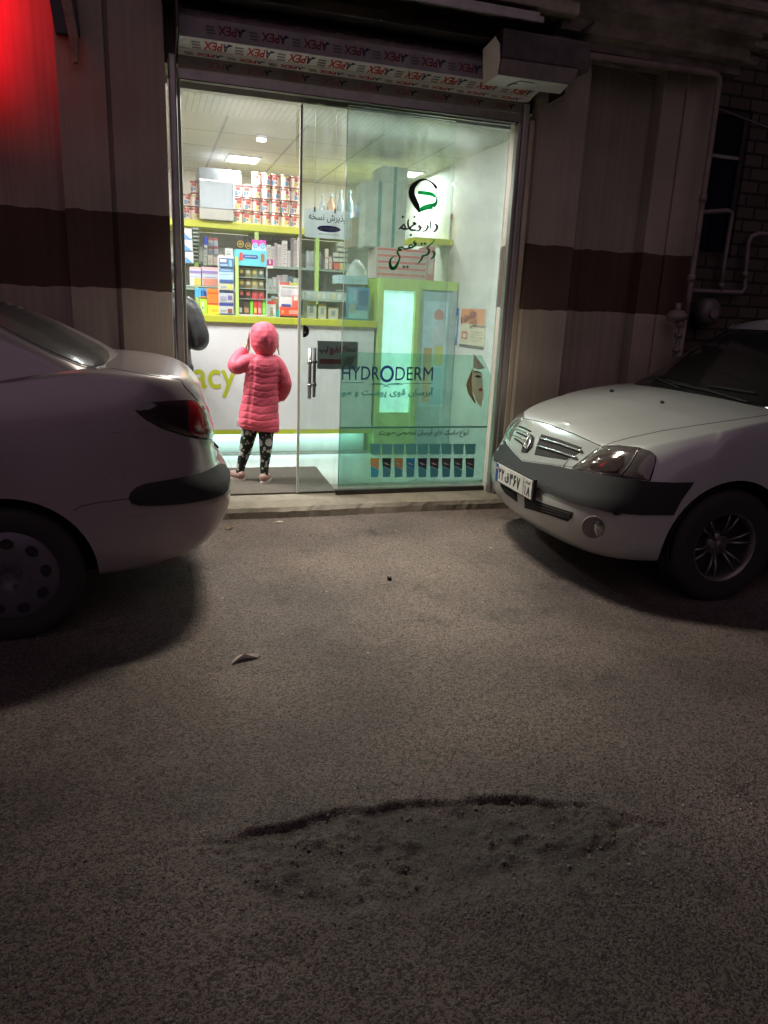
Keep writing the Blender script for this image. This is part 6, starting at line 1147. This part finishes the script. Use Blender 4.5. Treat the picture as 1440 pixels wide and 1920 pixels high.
for a_, dr2 in ((aL, Vector((-.62, .75, 0))), (aR, Vector((.42, .9, 0)))):
    dr2.normalize(); z0 = .1125; h = Vector((a_.x, a_.y, 0)); g = MB(); up3 = Vector((0, 0, 1)); hl_ = h-dr2*.018
    limb(g, [hl_+up3*(z0+.040), hl_+dr2*.05+up3*(z0+.040), hl_+dr2*.10+up3*(z0+.030), hl_+dr2*.135+up3*(z0+.026)], [.033, .034, .031, .022], SHOE); limb(g, [a_-up3*.01, hl_+up3*(z0+.045)], [.031, .033], SHOE)
    limb(g, [hl_+up3*(z0+.016), hl_+dr2*.14+up3*(z0+.016)], [.015, .015], SHOE)
    o = fuse(g, 'shoe', ch, .004, 3, SHOE)
    g = MB(); sd = Vector((-dr2.y, dr2.x, 0)); V = []
    for zz in (z0+.0, z0+.016):
        for k in range(20): a2 = 2*PI*k/20; V.append(hl_+dr2*(.058+.098*math.cos(a2))+sd*.036*math.sin(a2)*(1 if math.cos(a2) > -.2 else .85)+up3*zz)
    g.add(V, [(k, (k+1) % 20, 20+(k+1) % 20, 20+k) for k in range(20)]+[tuple(range(20))[::-1], tuple(range(20, 40))], SOLE); sl = g.build('sole', ch); w3 = sl.data; sl.parent = o
    for v in w3.vertices: pass
# quilted coat
PINK = mat('pink_quilt', (.74, .12, .17), .55, var=.10, scale=14, bump=.25, bscale=55, spec=.35)
rows = [(664, 480, 508, 5.545, .052), (668, 470, 515, 5.54, .066), (674, 461, 523, 5.535, .078), (684, 459, 527, 5.53, .086), (696, 460, 526, 5.53, .088), (710, 459, 524, 5.53, .088), (725, 457, 523, 5.525, .088), (740, 455, 522.5, 5.525, .090), (757, 452, 522, 5.525, .096), (772, 448.5, 522, 5.525, .102), (788, 446.5, 523, 5.525, .108), (798, 446.5, 523.5, 5.525, .108), (806, 452, 522, 5.525, .100)]
seams = [683, 695, 704, 716, 729, 741, 757, 771, 783, 796]
g = MB(); V = []; nn_ = 40; ys = np.arange(664, 807, 1.35)
for y in ys:
    xl = np.interp(y, [r[0] for r in rows], [r[1] for r in rows]); xr_ = np.interp(y, [r[0] for r in rows], [r[2] for r in rows]); Yc = np.interp(y, [r[0] for r in rows], [r[3] for r in rows]); dp = np.interp(y, [r[0] for r in rows], [r[4] for r in rows])
    a, b = J(xl, y, Yc), J(xr_, y, Yc); c = (a+b)/2; hw = (b.x-a.x)/2
    for k in range(nn_):
        t = 2*PI*k/nn_; wob = 2.2*math.sin(2*t+1)+1.2*math.sin(5*t); dd = min(abs(y+wob*.9-s_) for s_ in seams); q_ = 1-.032*math.exp(-(dd/.9)**2)+.006*min(1, dd/5)+.010*math.sin(3*t+y*.13)+.012*math.sin(9*t+y*.35)*math.sin(y*.21+3*t)
        for t0 in (-PI/2-.62, -PI/2+.72): q_ -= .05*math.exp(-((((t-t0+PI) % (2*PI))-PI)/.055)**2)
        e = 2.4; cx, sx_2 = math.cos(t), math.sin(t); rr_ = (abs(cx)**e+abs(sx_2)**e)**(-1/e)
        hem = -.020*max(0, (y-798)/8)*(-1 if False else 0); V.append((c.x+hw*rr_*cx*q_, c.y+dp*rr_*sx_2*q_, c.z-(.018*(y-790)/16*(-cx*-1) if y > 790 else 0)))
nr = len(ys); F = [(j*nn_+k, j*nn_+(k+1) % nn_, (j+1)*nn_+(k+1) % nn_, (j+1)*nn_+k) for j in range(nr-1) for k in range(nn_)]+[tuple(range(nn_)), tuple((nr-1)*nn_+k for k in range(nn_))[::-1]]
g.add(V, F, PINK)
def sleeve(g, pts, rs, m, pitch=.06, amp=.04):
    P2 = [Vector(p) for p in pts]; out = []; R2 = []; acc = 0
    for i in range(len(P2)-1):
        p0, p1, p2, p3 = P2[max(i-1, 0)], P2[i], P2[i+1], P2[min(i+2, len(P2)-1)]; n = 14
        for k in range(n):
            t = k/n; o = .5*((2*p1)+(-p0+p2)*t+(2*p0-5*p1+4*p2-p3)*t*t+(-p0+3*p1-3*p2+p3)*t**3)
            if out: acc += (o-out[-1]).length
            r = rs[i]*(1-t)+rs[i+1]*t; out.append(o); R2.append(r*(1+amp*(abs(math.sin(PI*acc/pitch))-.75)))
    g.tube(out+[P2[-1]], R2+[rs[-1]], m, 20)
sleeve(g, [J(478, 676, 5.535), J(462, 680, 5.535), J(446, 688, 5.53), J(441, 683, 5.55), J(450, 666, 5.59), J(459, 657, 5.62)], [.058, .060, .055, .056, .046, .034], PINK); ball(g, J(445, 687, 5.535), .054, PINK, 18); ball(g, J(468, 679, 5.535), .060, PINK, 18)
sleeve(g, [J(508, 676, 5.535), J(520, 684, 5.53), J(531, 703, 5.515), J(536, 722, 5.51), J(532, 736, 5.535), J(526, 747, 5.57)], [.056, .054, .047, .044, .042, .034], PINK); ball(g, J(518, 682, 5.53), .052, PINK, 18)
for px_, py_, Yv, dx2 in ((447, 799, 5.43, 0),): pass
fuse(g, 'coat', ch, .0042, 2, PINK, fac=.35)
# hood, as its own lined shell with a ridge of folds
g = MB(); V = []; rowsH = [(602.5, 492, 497, .012), (606, 480, 508, .058), (611, 474, 514, .084), (619, 470.5, 518, .104), (629, 469, 520, .116), (639, 469, 520.5, .116), (648, 470.5, 520, .108), (656, 474, 518, .092), (662, 479, 513, .076), (667, 481, 511, .06)]; n2 = 36; yh = np.arange(602.5, 667.5, 1.5)
for y in yh:
    xl = np.interp(y, [r[0] for r in rowsH], [r[1] for r in rowsH]); xr_ = np.interp(y, [r[0] for r in rowsH], [r[2] for r in rowsH]); dp = np.interp(y, [r[0] for r in rowsH], [r[3] for r in rowsH]); a, b = J(xl, y, 5.555), J(xr_, y, 5.555); c = (a+b)/2; hw = (b.x-a.x)/2
    for k in range(n2):
        t = 2*PI*k/n2; f = 1+.012*math.sin(7*t+y*.3)
        u = ((t+PI/2+PI) % (2*PI))-PI; ridge = u-(.10-.010*(y-630)/10); f += .09*math.exp(-(ridge/.12)**2)*(1 if y < 650 else .3)-.08*math.exp(-((ridge-.24)/.10)**2)*(1 if y > 610 else 0); f -= .035*math.exp(-((y-655+4*math.sin(2*t))/2.2)**2)+.02*math.exp(-((y-646-6*math.cos(t))/2.)**2)
        V.append((c.x+hw*math.cos(t)*f, c.y+dp*math.sin(t)*(f if math.sin(t) < 0 else .62), c.z))
nr = len(yh); F = [(j*n2+k, j*n2+(k+1) % n2, (j+1)*n2+(k+1) % n2, (j+1)*n2+k) for j in range(nr-1) for k in range(n2) if not (5 < k < 13 and 9 < j < 34)]; g.add(V, F, PINK, True)
o = g.build('hood', ch); md = o.modifiers.new('s', 'SOLIDIFY'); md.thickness = .008; md.offset = -1; md = o.modifiers.new('u', 'SUBSURF'); md.levels = md.render_levels = 1
g = MB(); g.tube([J(447, 785, 5.42), J(445, 795, 5.415), J(444.5, 800, 5.42)], .0035, MET, 6); g.build('zip_pull', ch)
# ---- customer at the left end of the counter, mostly behind the door jamb
cu_ = thing('person', 'adult in a grey padded jacket at the counter behind the left door jamb', 'person', (.10, 6.08, .1))
g = MB(); q = head(g, (.09, 6.10, 1.60), 1.22, .15, SKN); limb(g, [(.09, 6.08, 1.50), (.09, 6.08, 1.42), (.10, 6.08, 1.25)], [.055, .055, .11], SKN); limb(g, [(.10, 6.08, 1.25), (.10, 6.08, .98)], [.12, .13], SKN)
for s_ in (-1, 1):
    limb(g, [(.10+.09*s_, 6.08, .95), (.10+.10*s_, 6.09, .52), (.10+.10*s_, 6.07, .18)], [.085, .055, .038], SKN); limb(g, [(.10+.17*s_, 6.08, 1.38), (.10+.24*s_, 6.06, 1.12), (.10+.12*s_, 6.30, 1.22)], [.048, .040, .028], SKN); hand(g, (.10+.12*s_, 6.30, 1.22), (-.2*s_, .8, .1), (0, 0, 1), 1.15, SKN, .4)
fuse(g, 'body', cu_, .005, 4, SKN); eyes(q, 1.22, cu_)
g = MB(); ball(g, (.085, 6.075, 1.625), (.105, .115, .118), DHAIR, 24); ball(g, (.085, 6.02, 1.54), (.09, .07, .08), DHAIR, 18); fuse(g, 'hair', cu_, .006, 2, DHAIR)
JK = mat('grey_jacket', (.032, .035, .037), .38, var=.2, scale=9, bump=.3, bscale=30); TR_ = mat('dark_trousers', (.02, .022, .03), .8, var=.2)
g = MB(); V = []; n2 = 40
for j, (z, hw, dp) in enumerate([(z, float(np.interp(z, [.78, .82, .95, 1.05, 1.2, 1.34, 1.42, 1.47, 1.5], [.20, .215, .20, .19, .20, .215, .20, .11, .08])), float(np.interp(z, [.78, .82, 1.05, 1.3, 1.42, 1.5], [.14, .15, .145, .15, .12, .07]))) for z in np.arange(.78, 1.505, .01)]):
    for k in range(n2):
        t = 2*PI*k/n2; f = 1+.015*(abs(math.sin(PI*(z+.02*math.sin(3*t))/.2))-.7)+.012*math.sin(6*t+z*20); V.append((.10+hw*f*math.cos(t), 6.08+dp*f*math.sin(t), z))
nr = len(V)//n2; g.add(V, [(j*n2+k, j*n2+(k+1) % n2, (j+1)*n2+(k+1) % n2, (j+1)*n2+k) for j in range(nr-1) for k in range(n2)]+[tuple(range(n2)), tuple((nr-1)*n2+k for k in range(n2))[::-1]], JK)
for s_ in (-1, 1): sleeve(g, [(.10+.13*s_, 6.08, 1.40), (.10+.20*s_, 6.08, 1.34), (.10+.265*s_, 6.06, 1.15), (.10+.22*s_, 6.16, 1.12), (.10+.13*s_, 6.28, 1.21)], [.085, .085, .072, .066, .048], JK, .2, .03); ball(g, (.10+.262*s_, 6.065, 1.14), .070, JK)
fuse(g, 'jacket', cu_, .006, 2, JK, fac=.4)
g = MB()
for s_ in (-1, 1): limb(g, [(.10+.085*s_, 6.08, .92), (.10+.10*s_, 6.09, .54), (.10+.10*s_, 6.07, .17)], [.105, .078, .060], TR_)
limb(g, [(.0, 6.08, .90), (.2, 6.08, .90)], [.115, .115], TR_); fuse(g, 'trousers', cu_, .007, 3, TR_)
for s_ in (-1, 1):
    g = MB(); limb(g, [(.10+.10*s_, 6.05, .145), (.10+.10*s_, 6.14, .145), (.10+.105*s_, 6.24, .132)], [.043, .043, .032], BLK); fuse(g, 'shoe', cu_, .005, 2, BLK)
# ================================================================== litter on the ground
def litter(name, label, px, py, pts, m, h=.012, fold=.3, cat='litter', zb=None):
    c = onground(px, py); zg = float(ground_z(np.array(c.x), np.array(c.y))) if zb is None else zb; g = MB(); n = len(pts); V = [(c.x+x, c.y+y, zg+.002+h*(fold*(i % 2)+.15)) for i, (x, y) in enumerate(pts)]; V.append((c.x, c.y, zg+h))
    g.add(V, [(i, (i+1) % n, n) for i in range(n)], m, False); o = g.build(name); md = o.modifiers.new('s', 'SOLIDIFY'); md.thickness = .0015; tag(o, label, cat); return o
PAP = mat('dirty_paper', (.42, .36, .32), .7, var=.25, scale=30); LF = mat('dry_leaf', (.17, .10, .055), .7, var=.4, scale=40)
litter('paper_scrap', 'pinkish scrap of paper lying in front of the doorstep', 523, 980, [(-.03, -.008), (-.01, .014), (.012, .016), (.032, .004), (.02, -.012), (-.008, -.014)], PAP, .014)
litter('dry_leaf', 'curled brown leaf on the asphalt near the silver bumper', 430, 992, [(-.022, -.02), (-.026, .008), (-.004, .030), (.004, .008), (.024, .012), (.018, -.014), (0, -.02)], LF, .022, .6)
litter('torn_cardboard', 'folded grey cardboard scrap casting a dark shadow near the left car shadow', 458, 1238, [(-.055, -.028), (-.028, .020), (.030, .036), (.068, .022), (.055, .002), (-.01, -.006)], mat('grey_card', (.42, .36, .32), .8, var=.3, scale=30), .030, .25)
litter('paper_scrap', 'tiny white flake under the white car bumper shadow edge', 920, 1027, [(-.012, -.003), (.0, .006), (.014, -.002), (.002, -.007)], P((.5, .5, .47)), .004)
litter('paper_scrap', 'tiny white flake at the shadow edge of the silver car', 416, 1124, [(-.010, -.003), (.0, .005), (.011, .001), (.0, -.006)], P((.5, .5, .47)), .004)
for x, y in ((470, 1012), (556, 1002), (742, 995), (842, 1062), (612, 1110), (530, 1190), (905, 1130), (690, 1225)): litter('grit_flake', 'tiny pale flake of grit lying on the lit asphalt', x, y, [(-.007, -.003), (.0, .005), (.007, .0), (.001, -.005)], P((.45, .42, .38)), .004)['group'] = 'pale flakes on the road'
c = onground(730, 1088); g = MB(); ball(g, (c.x, c.y, .010), (.013, .012, .011), mat('dark_stone', (.02, .018, .018), .7, var=.4, scale=60), 12); o = g.build('dark_stone', recalc=True)
for i, v in enumerate(o.data.vertices): v.co += (v.co-Vector((c.x, c.y, .01)))*(.35*math.sin(i*2.3)*math.cos(i*.7))
tag(o, 'small black stone alone on the asphalt in the middle of the forecourt', 'stone')
